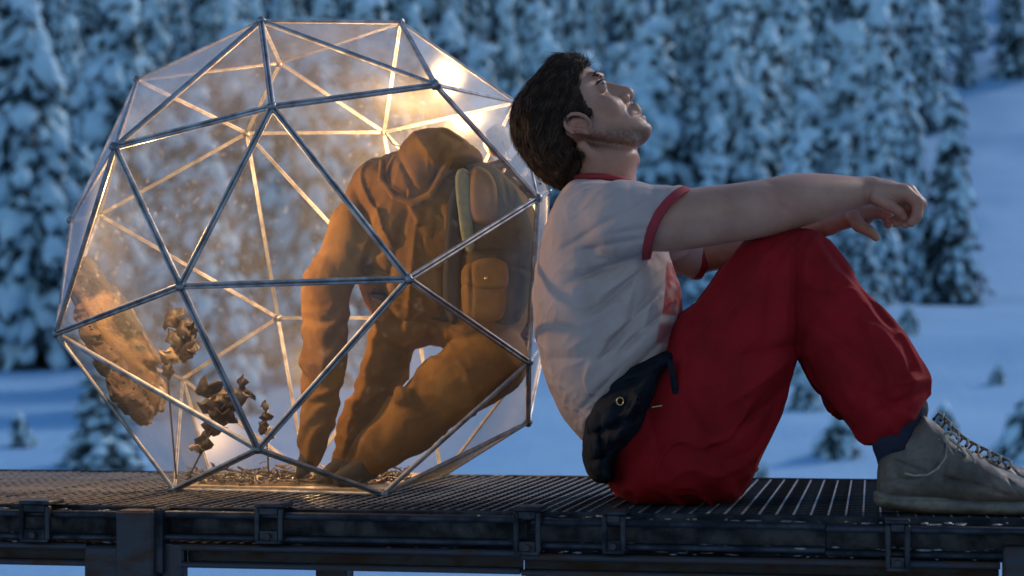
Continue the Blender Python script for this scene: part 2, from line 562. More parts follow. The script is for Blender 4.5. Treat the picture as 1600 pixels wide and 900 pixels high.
FIRS = [fir_meshes(11, 10, 1.0, 1.1, 0.22), fir_meshes(12, 10, 0.8, 1.3, 0.15), fir_meshes(13, 10, 1.35, 1.05, 0.22),
        fir_meshes(14, 10, 1.5, 0.85, 0.5), fir_meshes(15, 10, 1.1, 1.0, 0.36), fir_meshes(16, 10, 0.75, 1.2, 0.2, 20),
        fir_meshes(17, 10, 1.9, 0.9, 0.40, 24), fir_meshes(18, 10, 1.3, 1.2, 0.12, 22)]
SHRUB = [fir_meshes(31, 3.0, 1.7, 0.8, 0.45, 8), fir_meshes(32, 3.0, 2.1, 0.7, 0.55, 7)]
def tree(px, pyb, hpx, kind, label, group=None, name='snowy_fir_tree', src=None, sx=1.0):
    d = place_d(px, pyb)
    x = (px - 800) / FPX * d
    base = (x, d, float(ground_z(np.array([x]), np.array([d]))[0]) - 0.1)
    r = empty(name, base, label, 'tree' if src is None else 'shrub', group)
    Hm = hpx * d / FPX
    s = Hm / (10.0 if src is None else 3.0)
    r.scale = (s * sx, s * sx, s)
    r.rotation_euler = (0, 0, random.uniform(0, 6.28))
    for me, nm in zip((FIRS if src is None else src)[kind], ('trunk', 'needles', 'snow_load')):
        o = bpy.data.objects.new(nm, me); COL.objects.link(o); o.parent = r
        if nm != 'trunk': o['kind'] = 'stuff'
    return r

NEAR = [
 (60, 575, 640, 2, 'tall snow-laden fir at the far left edge, standing above the open snow'),
 (8, 470, 330, 3, 'dark half-bare fir cut by the left edge of the picture'),
 (178, 545, 560, 7, 'snow-heavy fir just left of the glass sphere'),
 (128, 560, 330, 4, 'smaller fir between the two tall ones left of the sphere'),
 (165, 800, 225, 6, 'low dark fir behind the deck, below the left side of the sphere'),
 (335, 640, 470, 2, 'thick snow-covered fir seen through the left half of the sphere'),
 (262, 600, 420, 4, 'fir seen through the leftmost panes of the sphere'),
 (485, 600, 560, 7, 'tall fir seen through the middle of the sphere, left of the suited figure'),
 (415, 560, 520, 3, 'dark fir seen between the central bars of the sphere'),
 (560, 545, 560, 0, 'fir seen through the sphere just left of the hood'),
 (700, 500, 480, 4, 'fir whose top rises above the right shoulder of the sphere'),
 (1480, 470, 325, 3, 'dark fir with patchy snow standing alone beside the open slope at right'),
 (1392, 470, 330, 0, 'slim snowy fir right behind the outstretched hand'),
 (1345, 500, 190, 6, 'dark bushy fir below the hands'),
 (1425, 440, 250, 1, 'white fir between the hand and the lone dark fir'),
 (1582, 118, 190, 3, 'dark fir at the top right corner above the open snow'),
 (1508, 132, 150, 4, 'small dark fir on the upper edge of the open slope'),
 (1240, 520, 300, 2, 'snowy fir rising behind the knee'),
 (1110, 500, 320, 0, 'snowy fir behind the forearm near the sleeve'),
 (1175, 470, 330, 7, 'broad white fir above the middle of the forearm'),
 (1300, 450, 320, 5, 'narrow white fir above the wrist'),
]
for px, pb, hp, k, lb in NEAR:
    tree(px, pb, hp, k, lb, sx=1.9 if pb == 800 else 1.0)
for px, pb, hp, k, lb in [
    (1305, 712, 84, 0, 'small dark shrub poking through snow in the gap under the knee'),
    (1262, 640, 62, 1, 'dark shrub tuft beside the underside of the thigh'),
    (1245, 600, 45, 0, 'smallest shrub tuft just under the bend of the knee'),
    (1478, 675, 48, 1, 'dark shrub on the snow above the laced shoe'),
    (1600, 715, 120, 0, 'dark shrub at the right edge behind the shoe toe'),
    (1105, 470, 40, 1, 'dark shrub in the gap between shirt and thigh'),
    (1190, 752, 36, 1, 'shrub tips just over the far deck edge beside the thigh'),
    (1555, 600, 34, 0, 'small shrub on the open slope above the shoe toe at right'),
    (1415, 520, 44, 1, 'low shrub just below the slim fir behind the hand'),
    (40, 700, 55, 0, 'dark shrub on the snow at the far lower left'),
    (150, 730, 95, 1, 'broad dark shrub behind the deck at the lower left of the sphere')]:
    tree(px, pb, hp, k, lb, name='snowy_shrub', src=SHRUB)

_reg = [(-60, 260, 'at the upper left beside the sphere'), (260, 640, 'seen above and through the sphere'),
        (640, 1000, 'between the sphere and the man\'s face'), (1000, 1240, 'above the upper arm'), (1240, 1700, 'above the outstretched hands')]
_band = [(120, 'small far snowy fir in the top forest rows'), (300, 'snowy fir in the middle forest rows'), (999, 'big snowy fir in the lowest forest rows')]
_cnt = 0
_rows = [(470, 44), (435, 42), (395, 40), (350, 40), (305, 40), (260, 40), (210, 40), (160, 42), (110, 44), (60, 46), (15, 50)]
for ri, (row, step) in enumerate(_rows):
    x = -40 + (ri % 2) * 20
    while x < 1640:
        px = x + random.uniform(-14, 14); pb = row + random.uniform(-18, 18)
        x += step * random.uniform(1.05, 1.9)
        edge = 1700 if pb < 112 else (1480 if pb < 180 else 1462 - (pb - 180) * 0.1)
        if px > edge: continue
        if pb > 330 and (px < 80 or 850 < px < 1000): pass
        if pb > 400 and 1120 > px > 1040: continue
        d = place_d(px, pb)
        hp = random.uniform(8.0, 15.0) * FPX / d
        rg_ = [r[2] for r in _reg if r[0] <= px < r[1]][0]; bd_ = [b_[1] for b_ in _band if pb < b_[0]][0]
        tree(px, pb, hp, random.choice([0, 1, 2, 2, 4, 5, 7, 7, 3, 6]), bd_ + ' ' + rg_, 'forest firs ' + rg_, sx=random.choice([.6, .75, .9, 1.1, 1.35]))
        _cnt += 1
print('forest trees', _cnt)

# ------------------------------------------------------------------ footbridge
YAW = math.radians(10.6)
LV = np.array([math.cos(YAW), -math.sin(YAW), 0.0]); DV = np.array([math.sin(YAW), math.cos(YAW), 0.0]); ZV = np.array([0, 0, 1.0])
RB = np.stack([LV, DV, ZV], 1)
ORG = np.array([0.0, 3.35, 0.0]); DECKW = 1.04
def B(s, t, z): return ORG + s * LV + t * DV + z * ZV
def s_at(px): k = px - 800.0; return 3.35 * k / (FPX * math.cos(YAW) + math.sin(YAW) * k)
def z_at(py, px=800, t=0.0): Y = B(s_at(px), t, 0)[1]; return CAMH - (py - HZ) / FPX * Y
bridge = empty('footbridge', B(0, 0.5, 0), 'dark steel footbridge deck of open grating that man and sphere sit on', 'footbridge')
S0, S1 = -1.75, 1.6
# bearing bars (share one mesh)
mb = MB(); mb.box((0, 0, -0.0145), (0.0016, DECKW / 2 - 0.006, 0.0145), RB)
_bar = mesh_data('bearing_bar', np.concatenate(mb.V), mb.F, M['grate'])
s = S0 + 0.01
while s < S1:
    o = bpy.data.objects.new('bearing_bar', _bar); COL.objects.link(o); o.parent = bridge
    o.location = Vector(B(s, DECKW / 2, random.uniform(-.0008, 0.0008))) - bridge.location
    s += 0.0295 if s > 0.12 else 0.0215
mb = MB(); mb.box((0, 0, -0.010), ((S1 - S0) / 2, 0.0022, 0.0085), RB)
_rod = mesh_data('cross_bar', np.concatenate(mb.V), mb.F, M['steel'])
for i in range(26):
    o = bpy.data.objects.new('cross_bar', _rod); COL.objects.link(o); o.parent = bridge
    o.location = Vector(B((S0 + S1) / 2, 0.03 + i * (DECKW - 0.06) / 25, 0)) - bridge.location
def beam(name, s0, s1, t0, t1, z0, z1, m='steel', bev=0.003):
    q = MB(); q.box(B((s0 + s1) / 2, (t0 + t1) / 2, (z0 + z1) / 2), ((s1 - s0) / 2, (t1 - t0) / 2, (z1 - z0) / 2), RB, bev)
    return q.build(name, M[m], bridge)
beam('edge_plate', S0, S1, DECKW - 0.006, DECKW, -0.05, 0.003)
beam('edge_plate', S0, S1, -0.006, 0.0, -0.036, 0.002)
beam('added_dark_pan', S0, S1, 0.02, DECKW - 0.02, -0.075, -0.065)  # sheet added so the grating gaps show dark instead of bright snow
# two stacked channels along the near edge
def zz(py): return CAMH - (py - HZ) / FPX * 3.33
def channel(pa, pb, ytop, ybot, t=-0.012, m='steel', fl=0.030):
    s0, s1 = s_at(pa), s_at(pb)
    zt, zb = zz(ytop), zz(ybot)
    q = MB()
    q.box(B((s0 + s1) / 2, t, (zt + zb) / 2), ((s1 - s0) / 2, 0.003, (zt - zb) / 2 - .002), RB)
    for z in (zt - 0.004, zb + 0.004):
        q.box(B((s0 + s1) / 2, t - fl / 2 - .0035, z), ((s1 - s0) / 2 + 0.0002, fl / 2, 0.0045), RB, 0.002)
    q.tube([B(s0, t - fl - .003, zt - .0045), B(s1, t - fl - .003, zt - .0045)], 0.0062, 10)
    q.tube([B(s0, t - fl - .003, zb + .0045), B(s1, t - fl - .003, zb + .0045)], 0.0055, 10)
    return q.build('channel_beam', M[m], bridge)
channel(-160, 205, 808, 853); channel(268, 826, 806, 850); channel(838, 1290, 809, 853); channel(1292, 1760, 812, 857)
channel(-160, 152, 860, 895, m='rust'); channel(298, 820, 858, 894, m='rust'); channel(822, 1560, 863, 896, m='rust'); 
# post, blocks and gusset
def block(name, pa, pb, ya, yb, t0, t1, m='rust'):
    return beam(name, s_at(pa), s_at(pb), t0, t1, zz(yb), zz(ya), m, 0.004)
block('post', 205, 262, 803, 1400, -0.075, -0.02)
block('post_plate', 258, 272, 799, 905, -0.062, -0.014, 'steel')
block('cross_block', 152, 206, 862, 925, -0.06, -0.016)
block('gusset_plate', 264, 300, 855, 930, -0.045, -0.018, 'steel')
block('end_box', 1564, 1800, 838, 930, -0.07, -0.02)
block('post', 826, 850, 893, 1400, -0.03, 0.02)
block('post', 480, 530, 891, 1400, 0.05, 0.10)
block('bottom_rail', 1000, 1565, 893, 925, -0.04, 0.0, 'steel')
# clamps that hook over the edge
def clamp(pc, y0, y1, wd=20):
    sc = s_at(pc); hw = wd * 1.12 / 1000; zt, zb = zz(y0), zz(y1)
    q = MB()
    q.box(B(sc, -0.030, zt - .004), (hw, 0.034, 0.004), RB, 0.002)
    for sg in (-1, 1):
        q.box(B(sc + sg * (hw - .0045), -0.058, (zt + zb) / 2 - .003), (0.0045, 0.0065, (zt - zb) / 2 - .006), RB, 0.002)
    q.box(B(sc, -0.058, zt - .014), (hw - .009, 0.006, 0.006), RB, 0.001)
    q.box(B(sc, -0.056, zb + .012), (hw - .009, 0.006, 0.010), RB, 0.001)
    q.box(B(sc, -0.035, zb + .002), (hw * .9, 0.03, 0.003), RB, 0.001)
    o = q.build('clamp', M['steel'], bridge)
    q = MB(); q.tube([B(sc, -0.072, zb + .012), B(sc, -0.064, zb + .012)], 0.006, 6); q.build('bolt', M['rust'], o)
for pc, y0, y1, wd in ((76, 790, 856, 26), (436, 789, 852, 23), (833, 789, 862, 21), (966, 793, 858, 18), (1402, 800, 876, 18)):
    clamp(pc, y0, y1, wd)
# lumps of grime and ice along the rails
rng = np.random.default_rng(5)
cs, rs, ro = [], [], []
for i in range(420):
    ss = rng.uniform(S0, S1); yy = rng.choice([807, 846, 859]) + rng.normal(0, 1.2)
    cs.append(B(ss, -0.012 - rng.uniform(0.005, 0.037), zz(yy))); r = rng.uniform(.0012, .0045)
    rs.append((r * rng.uniform(1, 4), r, r * .6)); ro.append(RB)
V, F = blob_field(np.array(cs), np.array(rs), np.array(ro), ICO1, 0.2, rng)
tag(obj('rail_grime', V, F, M['grate'], bridge), kind='stuff')
# ================================================================== GLASS SPHERE
YC = 4.02
def glass_mat(nm, d0, d1, g):
    m, t, out = nodes(nm)
    tc = t.nodes.new("ShaderNodeTexCoord")
    no = N(t, "ShaderNodeTexNoise", i_Scale=3.5, i_Detail=7.0, i_Roughness=0.65)
    t.links.new(tc.outputs['Object'], no.inputs['Vector'])
    n2 = N(t, "ShaderNodeTexNoise", i_Scale=60.0, i_Detail=3.0)
    t.links.new(tc.outputs['Object'], n2.inputs['Vector'])
    r1 = t.nodes.new("ShaderNodeMapRange"); r1.inputs[1].default_value = .3; r1.inputs[2].default_value = .75; r1.inputs[3].default_value = d0; r1.inputs[4].default_value = d1
    t.links.new(no.outputs[0], r1.inputs[0])
    r2 = t.nodes.new("ShaderNodeMapRange"); r2.inputs[1].default_value = .62; r2.inputs[2].default_value = .8; r2.inputs[3].default_value = 0.0; r2.inputs[4].default_value = 0.08
    t.links.new(n2.outputs[0], r2.inputs[0])
    ad = N(t, "ShaderNodeMath", operation='ADD'); t.links.new(r1.outputs[0], ad.inputs[0]); t.links.new(r2.outputs[0], ad.inputs[1])
    tr = t.nodes.new("ShaderNodeBsdfTransparent"); tr.inputs[0].default_value = (0.985, 0.968, 0.95, 1)
    gl = t.nodes.new("ShaderNodeBsdfGlossy"); gl.inputs['Roughness'].default_value = 0.22; gl.inputs[0].default_value = (g, g, g, 1)
    fr = t.nodes.new("ShaderNodeFresnel"); ge = t.nodes.new('ShaderNodeNewGeometry'); io = t.nodes.new('ShaderNodeMapRange'); io.inputs[3].default_value = 1.30; io.inputs[4].default_value = 1 / 1.30; t.links.new(ge.outputs['Backfacing'], io.inputs[0]); t.links.new(io.outputs[0], fr.inputs[0])
    m1 = t.nodes.new("ShaderNodeMixShader")
    t.links.new(fr.outputs[0], m1.inputs[0]); t.links.new(tr.outputs[0], m1.inputs[1]); t.links.new(gl.outputs[0], m1.inputs[2])
    df = t.nodes.new("ShaderNodeBsdfDiffuse"); df.inputs[0].default_value = (0.88, 0.88, 0.90, 1)
    tl = t.nodes.new("ShaderNodeBsdfTranslucent"); tl.inputs[0].default_value = (0.88, 0.88, 0.90, 1)
    m2 = t.nodes.new("ShaderNodeMixShader"); m2.inputs[0].default_value = 0.5
    t.links.new(df.outputs[0], m2.inputs[1]); t.links.new(tl.outputs[0], m2.inputs[2])
    m3 = t.nodes.new("ShaderNodeMixShader")
    t.links.new(ad.outputs[0], m3.inputs[0]); t.links.new(m1.outputs[0], m3.inputs[1]); t.links.new(m2.outputs[0], m3.inputs[2])
    t.links.new(m3.outputs[0], out.inputs[0])
    return m
M['glass'] = glass_mat('dusty_glass', 0.002, 0.03, .75); M['glowhaze'] = glass_mat('glow_haze_glass', 0.005, 0.08, .25)  # haze of the warm glow put into the rear panes as milkiness
M['joint'] = mat('solder', (0.30, 0.29, 0.29), (0.14, 0.14, 0.14), rough=0.35, metal=0.85, scale=60, bump=0.4)
RS = 0.545
def SV(px, py, side, Y=None):
    """vertex on the ball at this pixel, side -1 near / +1 far, or at given distance"""
    if Y is None:
        d = np.array([(px - 800) / FPX, 1, (HZ - py) / FPX])
        c = np.array([(470 - 800) / FPX * YC, YC, CAMH + (HZ - 402) / FPX * YC]); o = np.array([0, 0, CAMH])
        b = d @ (c - o); a = d @ d; cc = (c - o) @ (c - o) - RS * RS
        disc = max(0.0, b * b - a * cc)
        Y = (b + side * math.sqrt(disc)) / a
    return PX(px, py, Y)
VT = {
 'A': SV(408, 33, -1, 3.86), 'Bt': SV(626, 35, 1, 4.02), 'C': SV(680, 133, -1), 'D': SV(425, 167, -1), 'E': SV(180, 230, -1),
 'F': SV(215, 125, 1, 4.14), 'G': SV(282, 447, -1), 'H': SV(638, 436, -1), 'I': SV(88, 521, -1, 3.93), 'J': SV(403, 702, -1),
 'K': PX(272, 765, 3.94), 'L': PX(598, 772, 3.80), 'M': SV(826, 566, -1, 3.88), 'N': SV(840, 310, -1, 3.86), 'O': SV(806, 160, 1, 4.12),
 'P': SV(112, 345, 1, 4.18), 'Q': SV(825, 660, 1, 4.04), 'T': SV(850, 535, 1, 4.22), 'T2': SV(856, 300, 1, 4.26),
 'R1': SV(437, 98, 1, 4.32), 'R2': SV(600, 206, 1), 'R3': SV(434, 497, 1), 'R4': SV(385, 208, 1),
 'S1': SV(155, 336, 1, 4.34), 'R6': SV(720, 330, 1), 'R7': SV(650, 497, 1), 'S2': SV(285, 592, 1, 4.44),
 'U1': PX(478, 742, 4.46), 'U2': PX(330, 747, 4.33), 'U3': PX(690, 745, 4.38),
}
front = ['AD', 'AE', 'AC', 'A Bt', 'Bt C', 'CD', 'CN', 'DE', 'DG', 'DH', 'EG', 'EI', 'GH', 'GI', 'GJ', 'HJ', 'HM', 'HN', 'IJ', 'IK', 'JK', 'JL', 'LM', 'MN', 'MQ', 'LQ', 'AF', 'EF', 'FP', 'PI', 'EP', 'CO', 'Bt O', 'NO', 'M T', 'N T2', 'T T2', 'O T2', 'KL', 'QT']
back = ['R1 A', 'R1 Bt', 'R1 R2', 'R1 R4', 'R1 F', 'R2 Bt', 'R2 O', 'R2 R4', 'R2 R6', 'R4 R3', 'R4 S1', 'R4 F', 'S1 R3', 'S1 P', 'S1 I', 'S1 F', 'R3 R7', 'R3 S2', 'R3 U1', 'R7 R6', 'R6 T2', 'R6 O', 'R7 U1', 'R7 U3', 'R7 T', 'R6 T', 'R4 R7', 'R2 R7', 'S2 I', 'S2 U2', 'S2 K', 'S2 U1', 'U1 U2', 'U1 U3', 'U2 K', 'U3 L', 'U3 Q', 'U3 T', 'R6 R7']
panes = ['A D E', 'A C D', 'A Bt C', 'C D H N', 'D E G', 'D G H', 'E G I', 'G I J', 'G H J', 'H M L J', 'H M N', 'I J K', 'J K L', 'L M Q', 'A E F', 'E F P', 'E P I', 'C Bt O', 'C N O', 'M N T2 T', 'M Q T', 'N O T2',
         'R1 A Bt', 'R1 A F', 'R1 F R4', 'R1 R2 R4', 'R1 R2 Bt', 'R2 Bt O', 'R2 O R6', 'O R6 T2', 'R6 T2 T', 'R6 T R7', 'R7 T U3', 'R7 U3 U1', 'R3 R7 U1', 'R3 R4 R7', 'R2 R4 R7', 'R2 R6 R7',
         'F R4 S1', 'F P S1', 'S1 P I', 'S1 I S2', 'S1 S2 R3', 'S1 R4 R3', 'S2 U1 R3', 'S2 U1 U2', 'S2 U2 K', 'S2 K I', 'U3 Q T', 'U3 L Q']
CEN = PX(470, 402, YC)
sphere = empty('glass_sphere', PX(440, 760, 4.05) * np.array([1, 1, 0]), 'faceted glass sphere with thin metal bars, lit warm from inside, behind the seated man', 'glass sphere')
def pe(e):
    q = e.split()
    return q if len(q) == 2 else list(e)
def bar(a, b, wd):
    a, b = VT[a], VT[b]
    t = b - a; L = np.linalg.norm(t); t /= L
    n = (a + b) / 2 - CEN; n -= (n @ t) * t; n /= np.linalg.norm(n)
    c = np.cross(t, n)
    # two rounded cames with a groove between them
    prof = []
    for cx in (-1, 1):
        for k in range(7):
            an = math.radians(180 - k * 30) if cx < 0 else math.radians(180 - k * 30)
            prof.append((cx * wd * 0.27 + math.cos(an) * wd * 0.25, math.sin(an) * wd * 0.36))
    inner = [(-x, -y * 0.8) for x, y in prof]
    pr = prof + inner
    q = MB(); m = len(pr)
    V = [a + t * 0.002 + c * x + n * y for x, y in pr] + [b - t * 0.002 + c * x + n * y for x, y in pr]
    F = [(i, (i + 1) % m, m + (i + 1) % m, m + i) for i in range(m)]
    q.add(V, F + [tuple(range(m - 1, -1, -1)), tuple(range(m, 2 * m))])
    return q.build('frame_bar', M['frame'], sphere)
for e in front:
    a, b = pe(e); bar(a, b, 0.0125 if e not in ('M T', 'N T2', 'T T2', 'O T2', 'CO', 'Bt O', 'NO', 'AF', 'EF', 'FP', 'EP', 'PI') else 0.009)
seen = set()
for e in back:
    a, b = pe(e)
    if (a, b) in seen or (b, a) in seen: continue
    seen.add((a, b)); bar(a, b, 0.0085)
used = set(x for e in front + back for x in pe(e))
for k in sorted(used):
    v, f = ICO2
    n = (VT[k] - CEN); n /= np.linalg.norm(n)
    obj('joint', v * 0.0100 * (1 + 0.12 * RNG.standard_normal((len(v), 1))) + VT[k], f, M['joint'], sphere, smooth=True)
for pi, p in enumerate(panes):
    ks = p.split(); P = np.array([VT[k] for k in ks]); c = P.mean(0)
    P = c + (P - c) * 0.993
    n = np.cross(P[1] - P[0], P[2] - P[0]); n /= np.linalg.norm(n)
    if n @ (c - CEN) < 0: n = -n
    m = len(P); V = np.concatenate([P + n * 0.0012, P - n * 0.0012])
    if np.cross(P[1] - P[0], P[2] - P[0]) @ n < 0: top = tuple(range(m - 1, -1, -1))
    else: top = tuple(range(m))
    bot = tuple(m + i for i in reversed(top))
    F = [top, bot] + [(i, (i + 1) % m, m + (i + 1) % m, m + i) for i in range(m)]
    obj('glass_pane', V, F, M['glass' if pi < 22 else 'glowhaze'], sphere)
# floor tray of the sphere
M['tray'] = mat('tray', (0.42, 0.33, 0.22), (0.25, 0.19, 0.12), rough=0.6, scale=10, bump=0.5)
ring = [VT[k] for k in ('K', 'L', 'U3', 'U1', 'U2')]
P = np.array(ring); c = P.mean(0); P = c + (P - c) * 0.985; P[:, 2] = 0.0045
V = np.concatenate([P, P + np.array([0, 0, 0.004])]); m = 5
obj('floor_pane', V, [tuple(range(4, -1, -1)), tuple(range(5, 10))] + [(i, (i + 1) % m, m + (i + 1) % m, m + i) for i in range(m)], M['tray'], sphere)

# ------------------------------------------------------------------ lamps inside
def lamp(px, py, Y, r, power, label):
    p = PX(px, py, Y)
    base = empty('glowing_bulb', p, label, 'light bulb')
    v, f = ICO2
    v2 = v * r; v2[:, 2] *= 1.15
    g = obj('bulb_glass', v2 + p, f, BULB, base, smooth=True)
    q = MB(); q.tube([p + [0, 0, r * .9], p + [0, 0, r * 1.9]], r * .5, 10); q.build('bulb_socket', M['rust'], base)
    ld = bpy.data.lights.new('bulb_light', 'POINT'); ld.energy = power; ld.color = (1.0, 0.62, 0.27); ld.shadow_soft_size = r * 1.6
    lo = bpy.data.objects.new('bulb_light', ld); COL.objects.link(lo); lo.parent = base
    return base
m_, t_, o_ = nodes('bulb_glow'); e_ = N(t_, "ShaderNodeEmission", i_Strength=9.0); e_.inputs[0].default_value = (1, .62, .25, 1); t_.links.new(e_.outputs[0], o_.inputs[0]); BULB = m_
def lamp_light_visible(o): pass
lamp(628, 262, 4.28, 0.020, 26.0, 'warm glowing bulb hidden behind the hood of the suited figure')
lamp(486, 690, 4.26, 0.008, 2.5, 'small warm bulb added low in the sphere, hidden behind the reaching arm')  # added bulb, unseen, to light the floor litter
_p = SV(229, 335, -1); lamp(229.5, 335, _p[1] + 0.26, 0.0058, 12.0, 'tiny warm bulb added out of view behind the slanting bar above the bark shard')  # added bulb, unseen, lights the figure from the left
# thin cord the upper bulb hangs from
a = VT['R2']; b = PX(628, 262, 4.28) + np.array([0, 0, .045])
q = MB(); q.tube([a, a * .5 + b * .5 + np.array([0, 0, -.01]), b], 0.0018, 6)
tag(q.build('lamp_cord', M['rust']), 'thin cord holding the bulb behind the hood', 'cord')

# ------------------------------------------------------------------ litter, shard, dried leaves
M['shard'] = mat('golden_bark', (0.17, 0.10, 0.045), (0.014, 0.009, 0.006), rough=0.4, rough2=0.7, scale=8, contrast=(.45, .55), detail=8, bump=0.8, bscale=40, bdist=.004)
M['leaf'] = mat('dried_leaf', (0.045, 0.024, 0.012), (0.012, 0.008, 0.006), rough=0.55, scale=30, bump=0.6, bscale=90)
M['leafpale'] = mat('pale_dried_leaf', (0.45, 0.33, 0.20), (0.22, 0.14, 0.08), rough=0.6, scale=20, bump=0.6)
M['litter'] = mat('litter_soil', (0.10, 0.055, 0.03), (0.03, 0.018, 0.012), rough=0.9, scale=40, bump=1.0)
def solid(name, f, lo, hi, h, Y0, material, parent=None, smooth=True, tintf=None):
    V, F = surf(f, lo, hi, h)
    W = embed(V, Y0)
    c = tintf(V) if tintf else None
    return obj(name, W, flipquad(F), material, parent, smooth, c)
pr = Prof([(128, 406), (142, 415), (157, 439), (183, 462), (200, 487), (248, 552), (238, 575), (262, 612), (236, 656), (213, 660), (194, 638), (170, 591), (136, 545), (118, 487), (116, 450)], 26, 34, blur=1)
def f_shard(p):
    q = p + 0
    d = pr(p)
    # broken planes
    rg = np.random.default_rng(3)
    u = p[:, 0] * .62 + p[:, 1] * .78; v = -p[:, 0] * .78 + p[:, 1] * .62
    d = d + 3.5 * np.abs(vnoise(u * .018, v * .05, p[:, 2] * .05)) * 2 + 5 * np.round(2.5 * vnoise(u * .022 + 9, v * .07, p[:, 2] * .05)) + 3 * vnoise(u * .1, v * .1, p[:, 2] * .1) - 5
    for i in range(6):
        n = rg.normal(size=3); n[2] = -abs(n[2]); n /= np.linalg.norm(n)
        n[:2] -= (n[0] * .54 + n[1] * .84) * np.array([.54, .84]) * .9; n /= np.linalg.norm(n); c = np.array([125 + rg.uniform(0, 110), 0, 0.0]); c[1] = 430 + (c[0] - 125) * 1.55 + rg.uniform(-20, 20)
        d = np.maximum(d, (p - c) @ n - rg.uniform(24, 34))
    return d
tag(solid('bark_shard', f_shard, (90, 380, -60), (290, 690, 60), 4.2, 3.98, M['shard'], smooth=False),
    'big jagged golden brown bark shard leaning inside the left of the sphere', 'bark')
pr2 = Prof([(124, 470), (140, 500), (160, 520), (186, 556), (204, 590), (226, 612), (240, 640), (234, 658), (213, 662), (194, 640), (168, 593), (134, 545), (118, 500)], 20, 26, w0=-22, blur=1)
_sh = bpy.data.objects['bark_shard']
solid('bark_shade_strip', lambda p: pr2(p) + 6 * np.round(2.2 * vnoise(p[:, 0] * .05, p[:, 1] * .05, p[:, 2] * .05)) * .8 + 2 * vnoise(p[:, 0] * .15, p[:, 1] * .15, p[:, 2] * .1), (95, 440, -70), (270, 690, 30), 3.4, 3.98, M['litter'], _sh, smooth=False)  # bark strip coloured dark to give the shard's lower left its shade
def leaf_cluster(name, pts, Y, label, seed, stem, pale=False, cat='dried leaves'):
    """pts: (px,py,size px)"""
    rg = np.random.default_rng(seed)
    root = empty(name, PX(stem[-1][0], stem[-1][1], Y), label, cat)
    for (px, py, sz) in pts:
        n = 7; V = []; F = []
        r = sz * 1.35 * Y / FPX
        ax = rg.normal(size=3); ax /= np.linalg.norm(ax); ref = np.array([0, -1, 0]) + ax * .7
        zc = ref / np.linalg.norm(ref); xc = np.cross(zc, rg.normal(size=3)); xc /= np.linalg.norm(xc); yc = np.cross(zc, xc)
        curl = rg.uniform(.5, 1.3)
        for th in (0, 0.0022):
            for i in range(n):
                for j in range(n):
                    a_ = i / (n - 1) * 2 - 1; b_ = j / (n - 1) * 2 - 1
                    wd = (1 - abs(a_) ** 1.5) * (0.62 + .22 * math.sin(a_ * 7 + seed)) + .03
                    x_ = a_ * r; y_ = b_ * wd * r; z_ = -curl * (y_ * y_ + .5 * x_ * x_) / r + .2 * r * math.sin(4 * b_ + 5 * a_ + px) + th
                    V.append(PX(px, py, Y + rg.uniform(0, .0015)) + xc * x_ + yc * y_ + zc * z_)
        def I_(k, i, j): return k * n * n + i * n + j
        for i in range(n - 1):
            for j in range(n - 1):
                F.append((I_(1, i, j), I_(1, i + 1, j), I_(1, i + 1, j + 1), I_(1, i, j + 1)))
                F.append((I_(0, i, j), I_(0, i, j + 1), I_(0, i + 1, j + 1), I_(0, i + 1, j)))
        for i in range(n - 1):
            F.append((I_(0, i, 0), I_(0, i + 1, 0), I_(1, i + 1, 0), I_(1, i, 0)))
            F.append((I_(0, i + 1, n - 1), I_(0, i, n - 1), I_(1, i, n - 1), I_(1, i + 1, n - 1)))
            F.append((I_(0, 0, i + 1), I_(0, 0, i), I_(1, 0, i), I_(1, 0, i + 1)))
            F.append((I_(0, n - 1, i), I_(0, n - 1, i + 1), I_(1, n - 1, i + 1), I_(1, n - 1, i)))
        obj('leaf', V, F, M['leafpale'] if (pale or rg.random() < .18) else M['leaf'], root, smooth=True)
    q = MB(); q.tube([PX(x, y, Y + .004) for x, y in stem], [0.0022] * len(stem), 6)
    q.build('stem', M['leaf'], root)
leaf_cluster('dried_leaf_sprig', [(268, 492, 17), (285, 505, 19), (296, 520, 16), (276, 532, 17), (290, 545, 18), (270, 560, 16), (264, 578, 12), (300, 540, 12)], 3.98,
             'dark curled dried leaves beside the bark shard', 4, [(285, 495), (278, 540), (262, 585), (268, 660), (276, 752)])
leaf_cluster('dried_leaf_sprig', [(322, 612, 20), (340, 640, 22), (350, 655, 20), (372, 612, 20), (330, 668, 17), (318, 690, 16), (308, 702, 10), (360, 632, 15), (345, 622, 14), (378, 598, 10)], 3.96,
             'largest cluster of dark dried leaves low in the sphere', 9, [(372, 608), (345, 640), (318, 700), (292, 752)])
leaf_cluster('dried_leaf_sprig', [(414, 632, 8), (416, 652, 9), (412, 668, 10), (420, 680, 9)], 4.1,
             'small upright dried twig with buds left of the reaching arm', 12, [(414, 625), (416, 660), (420, 740)])
leaf_cluster('dried_leaf_sprig', [(805, 262, 20), (818, 288, 20), (790, 285, 22), (832, 300, 14), (803, 305, 18), (775, 262, 17), (820, 250, 14)], 4.06,
             'pale dried leaves behind the backpack at the right rim of the sphere', 21, [(785, 220), (800, 260), (822, 300), (835, 380)], pale=True)
leaf_cluster('dried_leaf_sprig', [(822, 520, 11), (818, 535, 10), (812, 548, 9)], 4.0,
             'tiny leaf tuft beside the hip of the suited figure', 25, [(822, 515), (818, 540), (812, 575)], pale=True)
def f_pod(p): return ell(p, (778, 220, 0), (23, 25, 22)) + 1.2 * vnoise(p[:, 0] * .12, p[:, 1] * .12, p[:, 2] * .12)
tag(solid('seed_pod', f_pod, (740, 180, -40), (815, 260, 40), 2.2, 4.1, M['leafpale']), 'round pale seed pod beside the hood near the top right rim', 'seed pod')
